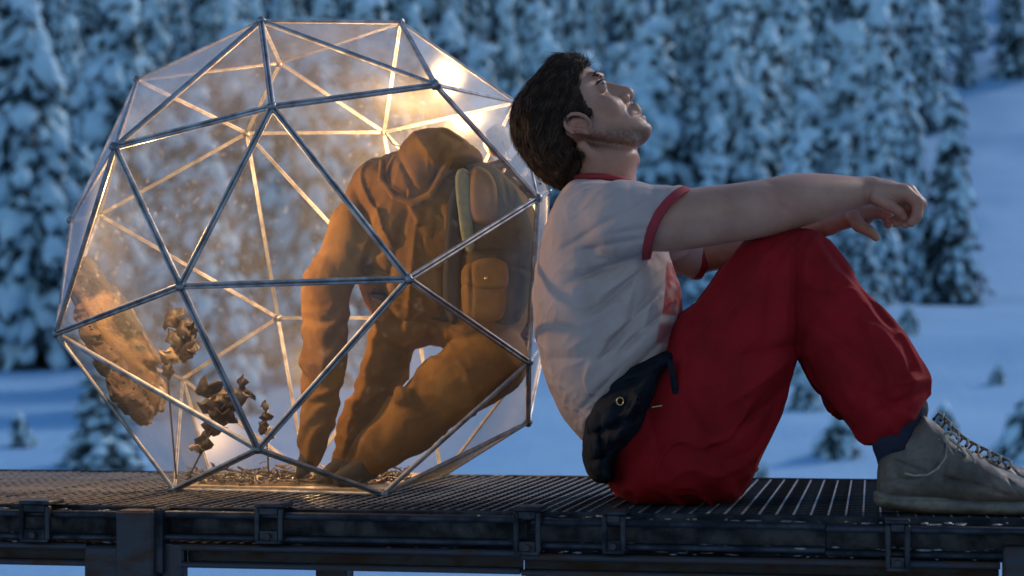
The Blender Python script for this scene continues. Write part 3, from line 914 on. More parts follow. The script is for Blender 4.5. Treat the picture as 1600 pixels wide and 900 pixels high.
# floor litter
rg = np.random.default_rng(8)
q = MB()
for i in range(420):
    px = rg.uniform(300, 640); Y = rg.uniform(3.9, 4.35)
    c = PX(px, 767, 4.0); c[1] = Y; c[0] = (px - 800) / FPX * Y; c[2] = 0.012 + abs(rg.normal(0, .007))
    an = rg.uniform(0, 6.28); L = rg.uniform(.008, .035); el = rg.uniform(-.3, .5)
    d = np.array([math.cos(an) * math.cos(el), math.sin(an) * math.cos(el), math.sin(el)]) * L
    q.tube([c, c + d * .5 + rg.normal(0, .003, 3), c + d], [.0018, .0014, .0008], 4, flat=rg.uniform(.4, 2.5))
tag(q.build('twig_litter', M['leaf']), 'litter of broken twigs and moss on the floor of the sphere', 'litter', kind='stuff')
def f_mound(p):
    return ell(p, (455, 795, 20), (150, 42, 80)) + 5 * fbm(p[:, 0] * .05, p[:, 1] * .05, p[:, 2] * .05, 4)
V, F = surf(f_mound, (290, 735, -80), (620, 781, 120), 3.5)
W = embed(V, 4.0); W[:, 2] = 0.010 + (W[:, 2]) * 0.42
W[:, 2] = np.maximum(W[:, 2], 0.0095)
tag(obj('soil_bed', W, flipquad(F), M['litter'], smooth=True), 'thin dark soil under the twigs on the sphere floor', 'soil', kind='stuff')

# ================================================================== SUITED FIGURE
YF = 4.02
M['canvas'] = mat('brown_canvas', (0.30, 0.145, 0.034), (0.16, 0.072, 0.018), rough=0.9, scale=9, bump=0.5, bscale=60, bdist=.003, tint=True, spec=.15)
M['olive'] = mat('olive_webbing', (0.26, 0.25, 0.13), (0.2, 0.19, 0.10), rough=0.8, scale=80, bump=0.6, bscale=300)
M['darkcloth'] = mat('dark_lining', (0.03, 0.024, 0.02), (0.015, 0.012, 0.01), rough=0.8, scale=20, bump=0.4)
M['brass'] = mat('brass', (0.65, 0.42, 0.15), rough=0.3, metal=1.0)
M['oliveback'] = mat('dark_olive_canvas', (0.11, 0.075, 0.03), (0.05, 0.035, 0.015), rough=0.9, scale=9, bump=0.5, bscale=60, bdist=.003, tint=True, spec=.15)
suit = empty('person', PX(640, 735, YF) * np.array([1, 1, 0]), 'person in brown canvas suit with hood up, bent over inside the glass sphere', 'person')
P_t = Prof([(575, 262), (600, 245), (660, 235), (720, 245), (770, 262), (812, 300), (838, 340), (836, 420), (826, 490), (812, 520), (770, 535), (704, 531), (663, 542), (625, 550), (590, 505), (566, 462), (557, 400), (551, 335), (556, 290)], 70, 105, blur=6)
P_h = Prof([(597, 290), (603, 262), (622, 232), (642, 210), (667, 201), (695, 201), (720, 215), (746, 233), (757, 252), (735, 275), (700, 290), (680, 320), (655, 328), (625, 322), (605, 306)], 50, 68, w0=-52, blur=4)
def folds_suit(p):
    u, v, w = p.T
    L = [(560, 300, 600, 400, 7, 4), (600, 330, 560, 440, 8, -4), (640, 340, 600, 480, 9, 4), (655, 360, 640, 520, 6, -3), (690, 330, 700, 500, 7, 5),
         (570, 420, 640, 440, 7, 4), (570, 455, 650, 470, 7, 3), (740, 380, 820, 360, 8, 3), (600, 500, 690, 510, 7, 4), (600, 470, 700, 500, 8, -4)]
    return creases(u, v, L) * 1.5 + ridged2(p, (.25, .97), .007, .028, 4.5) + ridged(u, v, w, .045, 1.0) + 2.0 * fbm(u * .022, v * .022, w * .022, 3) + .4 * fbm(u * .07, v * .07, w * .07, 2)
def fsuit(p):
    u, v, w = p.T
    d = P_t(p)
    # shoulder, arm reaching down to the floor
    arm = chain(p, [(592, 300, -40, 44), (562, 360, -62, 36), (522, 445, -78, 33), (515, 470, -78, 33)], 12)
    fore = chain(p, [(515, 462, -78, 35), (515, 560, -82, 33), (508, 640, -84, 27), (494, 705, -84, 17)], 8)
    # stacked sleeve wrinkles
    fore = fore + 2.0 * np.sin(v * .15 + u * .09 + 5 * vnoise(u * .025, v * .025, w * .025)) * np.clip((v - 470) / 40, 0, 1)
    d = smin(d, arm, 10); d = smin(d, fore, 5)
    hipn = ell(p, (745, 500, -20), (74, 58, 95)); d = smin(d, hipn, 14)
    l1 = chain(p, [(618, 498, 30, 36), (597, 580, 20, 34), (558, 665, 0, 26), (537, 720, -8, 18)], 10)
    l1 = l1 + 1.8 * np.sin((u * .5 + v) * .17 + 5 * vnoise(u * .03, v * .03, w * .03)) * np.clip((v - 560) / 40, 0, 1)
    l2 = chain(p, [(762, 562, -62, 58), (702, 608, -78, 50), (642, 660, -82, 43), (598, 696, -82, 32), (572, 720, -82, 22)], 12)
    l2 = l2 + 1.8 * np.sin((u * 1.1 + v * .6) * .12 + 2 * vnoise(u * .03, v * .03, w * .03)) * np.clip((650 - u) / 40, 0, 1)
    l2 = smin(l2, chain(p, [(650, 632, -108, 13), (636, 618, -116, 14)]), 6)   # pocket bunch at the thigh
    knee = ell(p, (628, 512, -60), (24, 18, 22))
    l1 = smin(l1, knee, 6)
    d = smin(d, smin(l1, 1e3 + 0 * u, 1), 7); d = smin(d, l2, 6)
    return d + folds_suit(p)
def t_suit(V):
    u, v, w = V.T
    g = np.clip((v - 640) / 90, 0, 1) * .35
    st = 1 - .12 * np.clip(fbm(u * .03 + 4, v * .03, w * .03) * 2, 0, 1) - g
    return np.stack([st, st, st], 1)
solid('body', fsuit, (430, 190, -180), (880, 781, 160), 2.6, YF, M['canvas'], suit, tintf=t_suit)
def fhood(p):
    u, v, w = p.T
    d = P_h(p)
    cav = ell(p, (628, 272, -10), (22, 34, 30))
    L = [(620, 235, 660, 320, 5, 3), (690, 205, 735, 235, 5, -3), (650, 215, 700, 290, 7, -3), (700, 240, 680, 300, 4, 4), (735, 232, 700, 262, 4, 4), (600, 290, 650, 322, 4, -3)]
    d = d + creases(u, v, L) * 1.6 + ridged(u, v, w, .025, 1.5) + 1.5 * fbm(u * .03, v * .03, w * .03, 3)
    rim = chain(p, [(603, 262, -88, 5), (602, 290, -98, 5), (622, 316, -106, 5.5), (652, 326, -108, 6.5), (678, 314, -112, 6), (694, 286, -114, 6), (708, 258, -110, 6), (730, 240, -92, 5)], 3)
    d = smin(d, rim, 5)
    return d
solid('hood', fhood, (570, 170, -160), (790, 350, 80), 2.2, YF, M['canvas'], suit, tintf=lambda V: np.ones((len(V), 3)))
# boots and glove
def fboot(p, a, b): return chain(p, [a, b], None)
for nm, pts in (('glove', [(494, 700, -84, 15), (487, 722, -90, 13), (480, 735, -98, 8)]), ('boot', [(540, 722, -8, 18), (522, 738, -20, 15), (505, 745, -30, 10)]), ('boot', [(578, 722, -84, 25), (558, 735, -90, 20), (542, 742, -98, 13)])):
    lo = np.array([min(q[k] for q in pts) for k in range(3)]) - 35; hi = np.array([max(q[k] for q in pts) for k in range(3)]) + 35
    solid(nm, (lambda pts: lambda p: chain(p, pts, 4) + .8 * fbm(p[:, 0] * .1, p[:, 1] * .1, p[:, 2] * .1))(pts), lo, hi, 2.6, YF, M['darkcloth'], suit)
# pockets / bag on the back: things one can lift
def pillow(name, poly, w0, R, a, material, parent, h=2.2, extra=None, amp=1.5, tint=True):
    P_ = Prof(poly, R, a, w0=w0, blur=2)
    xs = [q[0] for q in poly]; ys = [q[1] for q in poly]
    def f(p):
        d = P_(p) + amp * fbm(p[:, 0] * .05, p[:, 1] * .05, p[:, 2] * .05, 3)
        if extra: d = d + extra(p)
        return d
    return solid(name, f, (min(xs) - 14, min(ys) - 14, w0 - a - 14), (max(xs) + 14, max(ys) + 14, w0 + a + 14), h, YF, material, parent, tintf=(lambda V: np.ones((len(V), 3))) if tint else None)
pack = empty('backpack', PX(770, 420, YF) + np.array([0, -0.12, 0]), 'brown canvas backpack with flap pockets worn by the suited figure', 'backpack')
pillow('pack_body', [(722, 258), (765, 252), (800, 285), (832, 340), (834, 430), (818, 500), (790, 515), (735, 512), (722, 470), (716, 380), (716, 300)], -70, 34, 62, M['oliveback'], pack,
       extra=lambda p: creases(p[:, 0], p[:, 1], [(722, 352, 780, 352, 3.5, 5), (780, 260, 800, 350, 4, 3), (724, 400, 800, 402, 3.5, 4), (790, 420, 830, 430, 5, 3)]))
pillow('pack_flap', [(734, 258), (762, 262), (778, 290), (778, 342), (765, 352), (738, 350), (730, 320)], -128, 12, 15, M['canvas'], pack, amp=1)
pillow('pocket', [(722, 408), (790, 404), (795, 440), (790, 498), (762, 506), (724, 502), (719, 450)], -126, 16, 22, M['canvas'], pack,
       extra=lambda p: creases(p[:, 0], p[:, 1], [(722, 452, 792, 452, 2.5, 4), (740, 410, 740, 500, 2.5, 3)]))
pillow('pocket_flap', [(738, 404), (792, 402), (796, 442), (790, 452), (740, 452), (736, 430)], -146, 8, 9, M['canvas'], pack, amp=.6)
pillow('gap_shade_strip', [(700, 300), (716, 275), (722, 330), (724, 400), (722, 500), (704, 512), (690, 470), (694, 380)], -104, 9, 14, M['darkcloth'], pack, amp=.5, tint=False)  # solid dark strip stands in for the shade in the gap
pillow('chest_pocket', [(658, 332), (706, 332), (708, 420), (660, 424)], -98, 7, 10, M['canvas'], suit, amp=.8)
pillow('strap', [(708, 264), (733, 262), (736, 300), (738, 350), (744, 394), (726, 396), (716, 340)], -132, 5, 7, M['olive'], pack, amp=1.0, tint=False)
v, f = ICO2
b_ = obj('snap', v * .005 + embed(np.array([(762, 442, -157)]), YF)[0], f, M['brass'], pack, smooth=True)
pillow('belt', [(578, 452), (640, 470), (700, 486), (740, 498), (738, 512), (690, 508), (625, 490), (578, 468)], -74, 8, 30, M['darkcloth'], suit, amp=.6, tint=False)
# ================================================================== SEATED MAN
YM = 3.65
M['skin'] = mat('skin', (0.44, 0.22, 0.14), (0.36, 0.16, 0.10), rough=0.5, scale=22, bump=0.45, bscale=240, bdist=.001, tint=True, sss=0.12, contrast=(.3, .7))
M['hair'] = mat('dark_hair', (0.040, 0.019, 0.010), (0.014, 0.007, 0.004), rough=0.65, scale=60, bump=0.6, bscale=160, bdist=.002, spec=0.15)
M['shirt'] = mat('shirt_cotton', (0.46, 0.345, 0.305), (0.40, 0.295, 0.26), rough=0.9, scale=8, bump=0.2, bscale=26, bdist=.003, tint=True, spec=.2)
M['red'] = mat('red_trim', (0.33, 0.02, 0.025), (0.25, 0.015, 0.02), rough=0.8, scale=30, bump=0.4, bscale=500, bdist=.0006)
M['trousers'] = mat('red_trousers', (0.29, 0.006, 0.009), (0.20, 0.004, 0.006), rough=0.85, scale=10, bump=0.3, bscale=60, bdist=.002, tint=True, spec=.2)
M['navy'] = mat('navy_nylon', (0.007, 0.010, 0.016), (0.004, 0.005, 0.008), rough=0.8, scale=20, bump=0.5, bscale=90, bdist=.002, spec=.2)
M['navysock'] = mat('navy_sock', (0.012, 0.014, 0.035), (0.008, 0.008, 0.02), rough=0.9, scale=60, bump=0.6, bscale=400)
M['leather'] = mat('worn_grey_leather', (0.15, 0.112, 0.085), (0.055, 0.04, 0.03), rough=0.5, rough2=.75, scale=16, bump=0.5, bscale=70, bdist=.0015, tint=True)
M['sole'] = mat('grimy_rubber', (0.20, 0.17, 0.13), (0.10, 0.08, 0.06), rough=0.7, scale=22, bump=0.5, bscale=120)
M['lace'] = mat('shoe_lace', (0.36, 0.33, 0.28), (0.22, 0.19, 0.15), rough=0.9, scale=200, bump=0.5)
M['white_eye'] = mat('eyeball', (0.22, 0.19, 0.18), (0.2, 0.16, 0.15), rough=0.4, spec=.3)
M['iris'] = mat('iris', (0.012, 0.014, 0.018), (0.02, 0.02, 0.02), rough=0.5, spec=.15)
man = empty('person', PX(1060, 780, YM) * np.array([1, 1, 0]), 'seated man in ringer tee and red trousers leaning back against the glass sphere, looking up', 'person')

# ---- head: profile outline in photo pixels, nose and lips added on top
FACE = [(868, 110), (890, 98), (912, 101), (928, 112), (938, 121), (944, 131), (950, 142), (964, 152), (982, 163), (992, 167), (1001, 175), (1007, 184), (1013, 190), (1019, 199), (1018, 210), (1010, 222),
        (996, 232), (975, 238), (950, 240), (915, 232), (880, 225), (850, 205), (840, 170), (848, 135)]
SKULL = [(812, 195), (815, 160), (832, 132), (860, 112), (885, 103), (912, 106), (930, 120), (938, 150), (925, 190), (905, 225), (888, 250), (858, 256), (830, 238)]
P_face = Prof(FACE, 62, 50, w0=0, blur=5)
P_skull = Prof(SKULL, 66, 62, w0=0, blur=6)
P_neck = Prof([(868, 240), (905, 215), (985, 226), (999, 240), (996, 254), (993, 272), (997, 300), (1015, 330), (880, 345), (872, 320), (893, 284), (897, 262)], 50, 47, w0=0, blur=5)
HR = rotz(-47)   # local x = face normal
FN = np.array([0.70, -0.714, 0.0]); UPV = np.array([-0.714, -0.70, 0.0])
def headpt(c, n, u, w): return tuple(np.array([c[0], c[1], 0.0]) + FN * n + UPV * u + np.array([0, 0, w]))
def fhead(p, ears=True):
    u, v, w = p.T
    # face: jaw narrows towards the chin
    t = np.clip(((u - 925) * .73 + (v - 120) * .68) / 115, 0, 1)
    d = P_face(p, a=50 - 17 * t ** 1.6)
    d = smin(d, P_skull(p), 12)
    for s in (-1, 1):
        d = smin(d, ell(p, (950, 170, s * 33), (14, 19, 11), HR), 12)        # cheek bone
        d = smin(d, rcone(p, (912, 206, s * 42), (985, 221, s * 21), 8, 9), 16)           # jaw edge
        d = smin(d, rcone(p, (925, 122, s * 36), (938, 121, s * 10), 5, 6), 7)            # brow ridge
        d = smax(d, -ell(p, (946, 141, s * 30), (12, 10, 10), HR), 6)                     # eye socket
        d = smin(d, ell(p, (960, 168, s * 22), (14, 12, 10)), 10)
    # nose
    nose = rcone(p, (944, 133, 0), (978, 144, 0), 6.5, 9.0)
    nose = smin(nose, ell(p, (982, 147, 0), (9.0, 9.0, 9.0)), 5)
    nose = smin(nose, chain(p, [(948, 142, 0, 9), (966, 151, 0, 9), (980, 158, 0, 8)]), 4)
    for s in (-1, 1):
        nose = smin(nose, ell(p, (976, 155, s * 10), (8, 7, 6.5), HR), 4)
    d = smin(d, nose, 6)
    for s in (-1, 1):
        d = smax(d, -ell(p, (986, 157, s * 6), (4, 6, 3.2), HR), 2)
    # lips
    d = smin(d, rcone(p, (992, 168, -11), (992, 168, 11), 5.5, 5.5), 6)
    d = smin(d, ell(p, (996, 173, 0), (6.0, 5.5, 13)), 5)
    d = smin(d, ell(p, (1002, 184, 0), (6.5, 6.0, 13)), 4)
    m1 = segd(u, v, (1006, 178.5), (984, 186))[0]
    d = d + 3.2 * np.exp(-(m1 / 2.2) ** 2) * np.exp(-(w / 24) ** 4)
    m2 = segd(u, v, (1012, 190), (1003, 194))[0]
    d = d + 2.2 * np.exp(-(m2 / 4) ** 2) * np.exp(-(w / 16) ** 2)
    d = d + 1.6 * np.exp(-(segd(u, v, (972, 158), (982, 182))[0] / 3) ** 2)               # cheek line
    # eyelids
    for s in (-1, 1):
        qe = p - np.array([936.0, 140.0, s * 26.0]); fn_ = qe @ FN; un_ = qe @ UPV
        d = smin(d, smax(np.sqrt((qe * qe).sum(1)) - 10.6, -smax(np.abs(un_ + .4) - 3.9 + .12 * np.abs(fn_ - 4), -(fn_ - .5), 1), .8), 1.5)
    # neck
    d = smin(d, P_neck(p), 9)
    for s in (-1, 1):
        d = smin(d, rcone(p, (908, 232, s * 42), (978, 300, s * 14), 8, 6), 10)           # neck muscle
    d = smin(d, ell(p, (992, 252, 0), (7, 10, 8)), 6)                                     # adam's apple
    # ears
    for s in ((-1, 1) if ears else ()):
        W_ = s * 58
        th = [math.radians(a) for a in range(-40, 231, 27)]
        pts = [(900 + 21 * math.cos(a) * .92 - 6 * math.sin(a), 201 - 15.5 * math.sin(a) - 2 * math.cos(a), W_ + s * 3, 3.2) for a in th]
        ear = ell(p, (900, 203, W_ - s * 2), (18, 12.5, 5))
        ear = smax(ear, -ell(p, (905, 204, W_ + s * 5), (11, 7.5, 6)), 2)
        ear = smin(ear, chain(p, pts), 2)
        ear = smin(ear, chain(p, [(888, 205, W_ + s * 2, 2), (897, 209, W_ + s * 3, 2.4), (908, 209, W_ + s * 1, 2)]), 2)
        ear = smin(ear, ell(p, (916, 213, W_ - s * 2), (8, 5, 4)), 3)
        ear = smin(ear, ell(p, (918, 203, W_ - s * 3), (4, 4, 4)), 2)
        d = smin(d, ear, 3)
    return d
def hand_near(p):
    c = lambda x, y, w, r: C3(x, y, w, r)
    W0 = -150
    # back of the hand slopes from the wrist down to the knuckles
    d = chain(p, [c(1342, 299, W0, 20), c(1362, 297, W0, 18.5), c(1385, 301, W0 - 5, 19)], 8)
    d = smin(d, chain(p, [c(1372, 298, W0 - 16, 14), c(1412, 301, W0 - 26, 12.5)]), 7)
    d = smin(d, chain(p, [c(1372, 300, W0 + 6, 14), c(1414, 304, W0 + 16, 11.5)]), 7)
    d = smin(d, chain(p, [c(1385, 298, W0 - 6, 14), c(1420, 300, W0 - 6, 12)]), 6)
    fs = [  # knuckle, mid joint, end joint, tip
        [(1414, 300, -30, 10.5), (1434, 316, -34, 9.2), (1433, 336, -34, 8.0), (1424, 348, -32, 6.4)],
        [(1420, 299, -10, 10.8), (1438, 318, -13, 9.0), (1431, 340, -11, 7.8), (1414, 351, -8, 6.4)],
        [(1418, 301, 8, 10.2), (1433, 318, 8, 8.4), (1420, 338, 10, 7.4), (1402, 349, 12, 6.2)],
        [(1410, 305, 22, 9.2), (1420, 322, 27, 7.2), (1406, 338, 29, 6.4), (1390, 346, 30, 5.6)]]
    for f in fs:
        d = smin(d, chain(p, [c(x, y, W0 + w_, r) for x, y, w_, r in f], 2.0), 3.0)
    d = smin(d, ell(p, c(1396, 311, W0, 0)[:3], (32, 17, 28)), 6); d = smin(d, ell(p, c(1412, 322, W0 + 4, 0)[:3], (14, 14, 22)), 4)
    # thumb tucked under the palm
    d = smin(d, chain(p, [c(1370, 308, W0 - 22, 11), c(1388, 320, W0 - 30, 9), c(1404, 330, W0 - 28, 7.8), c(1412, 339, W0 - 26, 6.2)], 2.5), 4)
    return d
def hand_far(p):
    c = lambda x, y, w, r: C3(x, y, w, r)
    W0 = -70
    d = chain(p, [c(1295, 350, W0 + 25, 17), c(1326, 338, W0 + 5, 16), c(1350, 334, W0, 18)], 8)
    d = smin(d, chain(p, [c(1340, 332, W0 - 10, 15), c(1372, 330, W0 - 16, 12)]), 6)
    d = smin(d, chain(p, [c(1344, 332, W0 + 14, 14), c(1374, 330, W0 + 18, 11)]), 6)
    # thumb pointing down
    d = smin(d, chain(p, [c(1334, 340, W0 - 18, 12), c(1342, 352, W0 - 26, 10), c(1357, 360, W0 - 28, 8.6), c(1369, 371, W0 - 28, 6.2)], 2.5), 4)
    for f in [[(1372, 330, -20, 10), (1388, 338, -22, 8.8), (1388, 350, -20, 7.0)], [(1376, 328, -4, 10), (1400, 336, -4, 8.6), (1404, 346, -3, 7)],
              [(1376, 329, 12, 9.5), (1404, 334, 13, 8), (1416, 343, 13, 6.6)], [(1370, 331, 25, 8.6), (1392, 339, 30, 7), (1398, 349, 31, 6)]]:
        d = smin(d, chain(p, [c(x, y, W0 + w_, r) for x, y, w_, r in f], 2.0), 3.0)
    return d
P_torso = Prof([(893, 284), (872, 310), (856, 350), (845, 395), (839, 440), (838, 490), (845, 545), (861, 600), (885, 650), (915, 700), (980, 690), (1040, 620), (1058, 560), (1064, 520), (1063, 470), (1052, 425), (1040, 380), (1020, 330), (1000, 303), (985, 286)], 88, 150, blur=8)
def catmull(P, n=5):
    P = [np.array(q, float) for q in P]; P = [2 * P[0] - P[1]] + P + [2 * P[-1] - P[-2]]; out = []
    for i in range(1, len(P) - 2):
        for t in np.arange(n) / n:
            out.append(.5 * ((2 * P[i]) + (P[i + 1] - P[i - 1]) * t + (2 * P[i - 1] - 5 * P[i] + 4 * P[i + 1] - P[i + 2]) * t * t + (3 * P[i] - P[i - 1] - 3 * P[i + 1] + P[i + 2]) * t ** 3))
    return out + [P[-2]]
_AN = np.array(catmull([C3(965, 350, -150, 36), C3(1020, 346, -174, 44), C3(1060, 344, -180, 45), C3(1130, 335, -186, 43), C3(1190, 326, -188, 42), C3(1245, 314, -180, 40), C3(1300, 306, -166, 31.5), C3(1350, 299, -151, 20)], 6))
def arm_near(p):
    # distance to the bent arm axis, minus a radius that varies smoothly along it
    d = None
    for A, B in zip(_AN[:-1], _AN[1:]):
        e = rcone(p, A[:3], B[:3], 0.0, 0.0)
        d = e if d is None else np.minimum(d, e)
    return d - np.interp(p[:, 0], _AN[:, 0], _AN[:, 3])
def arm_far(p):
    return chain(p, [C3(985, 365, 150, 36), C3(1080, 398, 150, 33), C3(1150, 386, 120, 32), C3(1225, 366, 60, 28), C3(1298, 349, -45, 17)], 12)
def fbody(p):
    u, v, w = p.T
    d = fhead(p)
    core = P_torso(p, grow=-20)
    core = smin(core, ell(p, (945, 355, 0), (45, 45, 130)), 20)
    d = smin(d, core, 14)
    an = arm_near(p)
    an = an + creases(u, v, [(1180, 330, 1200, 350, 6, 2.2), (1165, 300, 1230, 345, 9, 1.4)])
    d = smin(d, an, 12); d = smin(d, arm_far(p), 12)
    d = smin(d, hand_near(p), 5)
    d = smin(d, hand_far(p), 5)
    # hips and legs inside the trousers
    d = smin(d, ell(p, (1020, 672, 0), (50, 55, 100)), 20)
    for s, in ((-1,), (1,)):
        lg = chain(p, [LG(1050, 680, s, 44), LG(1215, 445, s, 28), LG(1380, 635, s, 20), LG(1402 + 8 * (s > 0), 715, s, 22), LG(1412 + 12 * (s > 0), 745, s, 22)], 10)
        d = smin(d, lg, 12)
    return d
def LG(x, y, s, r):
    """leg joints: near leg splays towards the camera"""
    if s < 0: w_ = np.interp(x, [1040, 1225, 1400, 1600], [-88, -150, -250, -262])
    else: w_ = np.interp(x, [1040, 1225, 1400, 1600], [88, 100, 95, 95]); y = y + 6
    return C3(x, y, w_, r)
def t_body(V):
    u, v, w = V.T
    T = np.ones((len(V), 3))
    # stubble on jaw, chin and upper lip
    b = np.exp(-(np.maximum(0, segd(u, v, (930, 222), (1008, 214))[0] - 4) / 11) ** 2)
    b = np.maximum(b, .35 * np.exp(-(segd(u, v, (988, 164), (980, 182))[0] / 5) ** 2))
    b = np.maximum(b, .6 * np.exp(-(segd(u, v, (920, 195), (925, 222))[0] / 8) ** 2))
    b = b * np.clip(1.1 + 1.2 * vnoise(u * .5, v * .5, w * .5), .5, 1.2) * (v < 262)
    T *= (1 - .58 * np.clip(b, 0, 1)[:, None] * np.array([1, .95, .9]))
    lip = np.exp(-(segd(u, v, (1003, 178), (994, 181))[0] / 6) ** 2) * (np.abs(w) < 20)
    T = T * (1 - lip[:, None] * .6) + np.array([.95, .62, .62]) * lip[:, None] * .6
    ear = np.exp(-(((u - 902) / 22) ** 2 + ((v - 203) / 16) ** 2)) * (np.abs(w) > 48)
    T *= 1 - ear[:, None] * np.array([0, .18, .18])
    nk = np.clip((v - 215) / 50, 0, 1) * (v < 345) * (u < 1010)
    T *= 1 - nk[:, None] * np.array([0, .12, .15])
    kn = np.exp(-(np.maximum(0, segd(u, v, (1410, 330), (1350, 350))[0] - 8) / 10) ** 2)
    T *= 1 - kn[:, None] * np.array([.05, .22, .22])
    el = np.exp(-(segd(u, v, (1185, 335), (1225, 340))[0] / 16) ** 2)
    T *= 1 - el[:, None] * np.array([.05, .16, .14])
    T *= (1 + .10 * fbm(u * .06, v * .06, w * .06, 4))[:, None]
    return T
solid('body', fbody, (800, 70, -330), (1460, 790, 260), 1.7, YM, M['skin'], man, tintf=t_body)
# eyes, brows, lashes
for s in (-1, 1):
    v_, f_ = ICO3
    c = np.array([936.0, 140.0, s * 26.0])
    e = obj('eye', embed(v_ * 9.6 + c, YM), f_, M['white_eye'], man, smooth=True)
    look = np.array([.62, -.60, s * .48]); look /= np.linalg.norm(look)
    q = v_ * 5.0; q = q + c + look * 5.3
    obj('iris', embed(q, YM), f_, M['iris'], e, smooth=True)
    q = MB()
    for (x0, y0, x1, y1, r) in ((930, 127, 937.5, 128.5, 0), (937, 128, 945, 134, 0)):
        pass
    br = []
    rg = np.random.default_rng(3)
    for i in range(60):
        t = i / 59
        b0 = np.array([926 + 15 * t, 121.5 + 0.5 * t + 2.2 * math.sin(t * 3), s * (42 - 32 * t)]) + rg.normal(0, 1.0, 3) * [1, 1, 1.5]
        dirn = np.array([-3, 2.5, s * 3.2]) * rg.uniform(.8, 1.4)
        a_ = embed(np.array([b0 + [2, -2, -s * 1]]), YM)[0]; b_ = embed(np.array([b0 + dirn + [2, -2, 0]]), YM)[0]
        q.tube([a_, (a_ + b_) / 2, b_], [.0012, .0011, .0004], 4)
    q.build('eyebrow', M['hair'], man)
    q = MB()
    lid = [(929.5, 139, s * 34), (933.5, 133, s * 35.5), (938.5, 129.5, s * 32), (942, 128.5, s * 26)]
    q.tube([embed(np.array([p_]), YM)[0] for p_ in lid], [.0008, .0016, .0018, .001], 6)
    q.build('eyelash', M['hair'], man)

# hair: a cap plus swept strands
P_hair = Prof([(797, 177), (799, 210), (808, 232), (822, 252), (838, 274), (862, 292), (880, 296), (896, 280), (905, 262), (910, 243), (893, 236), (884, 226), (878, 212), (877, 198), (890, 189), (905, 186), (919, 190), (930, 188),
               (922, 176), (913, 166), (904, 152), (903, 140), (906, 127), (911, 112), (918, 104), (912, 92), (900, 86), (884, 84), (866, 88), (850, 104), (828, 128), (806, 154)], 62, 68, blur=3)
P_hair2 = Prof([(797, 177), (799, 210), (808, 232), (822, 252), (838, 274), (862, 292), (880, 296), (896, 280), (905, 255), (905, 225), (898, 205), (900, 180), (905, 152), (906, 127), (911, 112), (918, 104), (912, 92), (900, 86), (884, 84), (866, 88), (850, 104), (828, 128), (806, 154)], 62, 66, blur=5)
def fhair(p):
    u, v, w = p.T
    # a coat over the scalp inside the hairline, plus the full volume at the back and top
    reg = -P_hair.d2(u, v)
    reg = reg + 2.5 * vnoise(u * .25, v * .12, w * .2)
    coat = smax(fhead(p, False) - 6.5, reg, 5)
    vol = smax(P_hair2(p, R=50, a=66), -(60 - np.abs(w)) * 0 - 99, 1)
    d = smin(coat, vol, 6)
    n = 3.4 * vnoise(u * .09 + v * .045, (u + v) * .03, w * .12) + 1.4 * vnoise(u * .22, v * .08, w * .3)
    return d + n * .9
fhead_cache = fhead
solid('hair', fhair, (780, 66, -90), (945, 312, 90), 1.9, YM, M['hair'], man)
rg = np.random.default_rng(17)
q = MB()
# strands start on the cap surface and follow a sweep from forehead over crown to nape
def hsurf(c, dr):
    """march inwards to the cap surface"""
    return c
pts = rg.uniform([790, 76, -72], [935, 300, 72], (90000, 3))
dd = fhair(pts); sel = pts[np.abs(dd) < 1.6]
e = 0.8
def grad(f, P):
    return np.stack([f(P + np.array(v_) * e) - f(P - np.array(v_) * e) for v_ in ((1, 0, 0), (0, 1, 0), (0, 0, 1))], 1) / (2 * e)
G = grad(P_hair2, sel); G /= np.linalg.norm(G, axis=1)[:, None] + 1e-9
CROWN = np.array([838, 150])
Vh, Fh = [], []; nh = 0
for P0, g in zip(sel[:13000], G[:13000]):
    # flow: on top backwards, on the side down towards the nape
    x, y = P0[0], P0[1]
    top = np.clip((175 - y) / 70, 0, 1) * np.clip((x - 850) / 40, 0, 1)
    fl = np.array([-0.45, 0.9, 0]) * (1 - top) + np.array([-.75, .30, 0]) * top
    if x < 830: fl = np.array([0.25, 0.95, 0])
    if x > 885 and y < 118: fl = np.array([.25, -.55, 0]) + rg.normal(0, .3, 3)
    if y > 235: fl = np.array([.6, .7, 0])
    fl = fl - g * (fl @ g); fl /= np.linalg.norm(fl) + 1e-9
    fl = fl + rg.normal(0, .13, 3)
    L = rg.uniform(12, 24) * (0.55 if (x > 870 and y > 150) else 1) * (.6 if y > 250 else 1)
    lift = rg.uniform(.02, .30)
    s_ = np.cross(fl, g); s_ /= np.linalg.norm(s_) + 1e-9
    wd = rg.uniform(.28, .65)
    c = P0 - g * 1.2; ring = []
    for k, t in enumerate((0, .35, .7, 1)):
        pc = c + fl * L * t + g * (L * lift * t * (1.2 - .9 * t) + .6) - np.array([0, -1, 0]) * 0.04 * L * t * t
        w_ = wd * (1, 1.1, .75, .08)[k]
        ring += [pc - s_ * w_, pc + s_ * w_, pc + g * w_ * .8]
    Vh += ring
    for k in range(3):
        a = nh + k * 3
        for i in range(3):
            j = (i + 1) % 3
            Fh.append((a + i, a + j, a + 3 + j, a + 3 + i))
    nh += 12
M['hairlight'] = mat('brown_hair', (0.10, 0.048, 0.024), (0.05, 0.024, 0.012), rough=0.5, scale=60, spec=0.3)
_ho = obj('hair_strands', embed(np.array(Vh), YM), Fh, M['hair'], man, smooth=True)
_ho['kind'] = 'stuff'; _ho.data.materials.append(M['hairlight'])
_mi = np.repeat((np.random.default_rng(2).random(len(Fh) // 9) < .3).astype(np.int32), 9)
_ho.data.polygons.foreach_set('material_index', _mi)

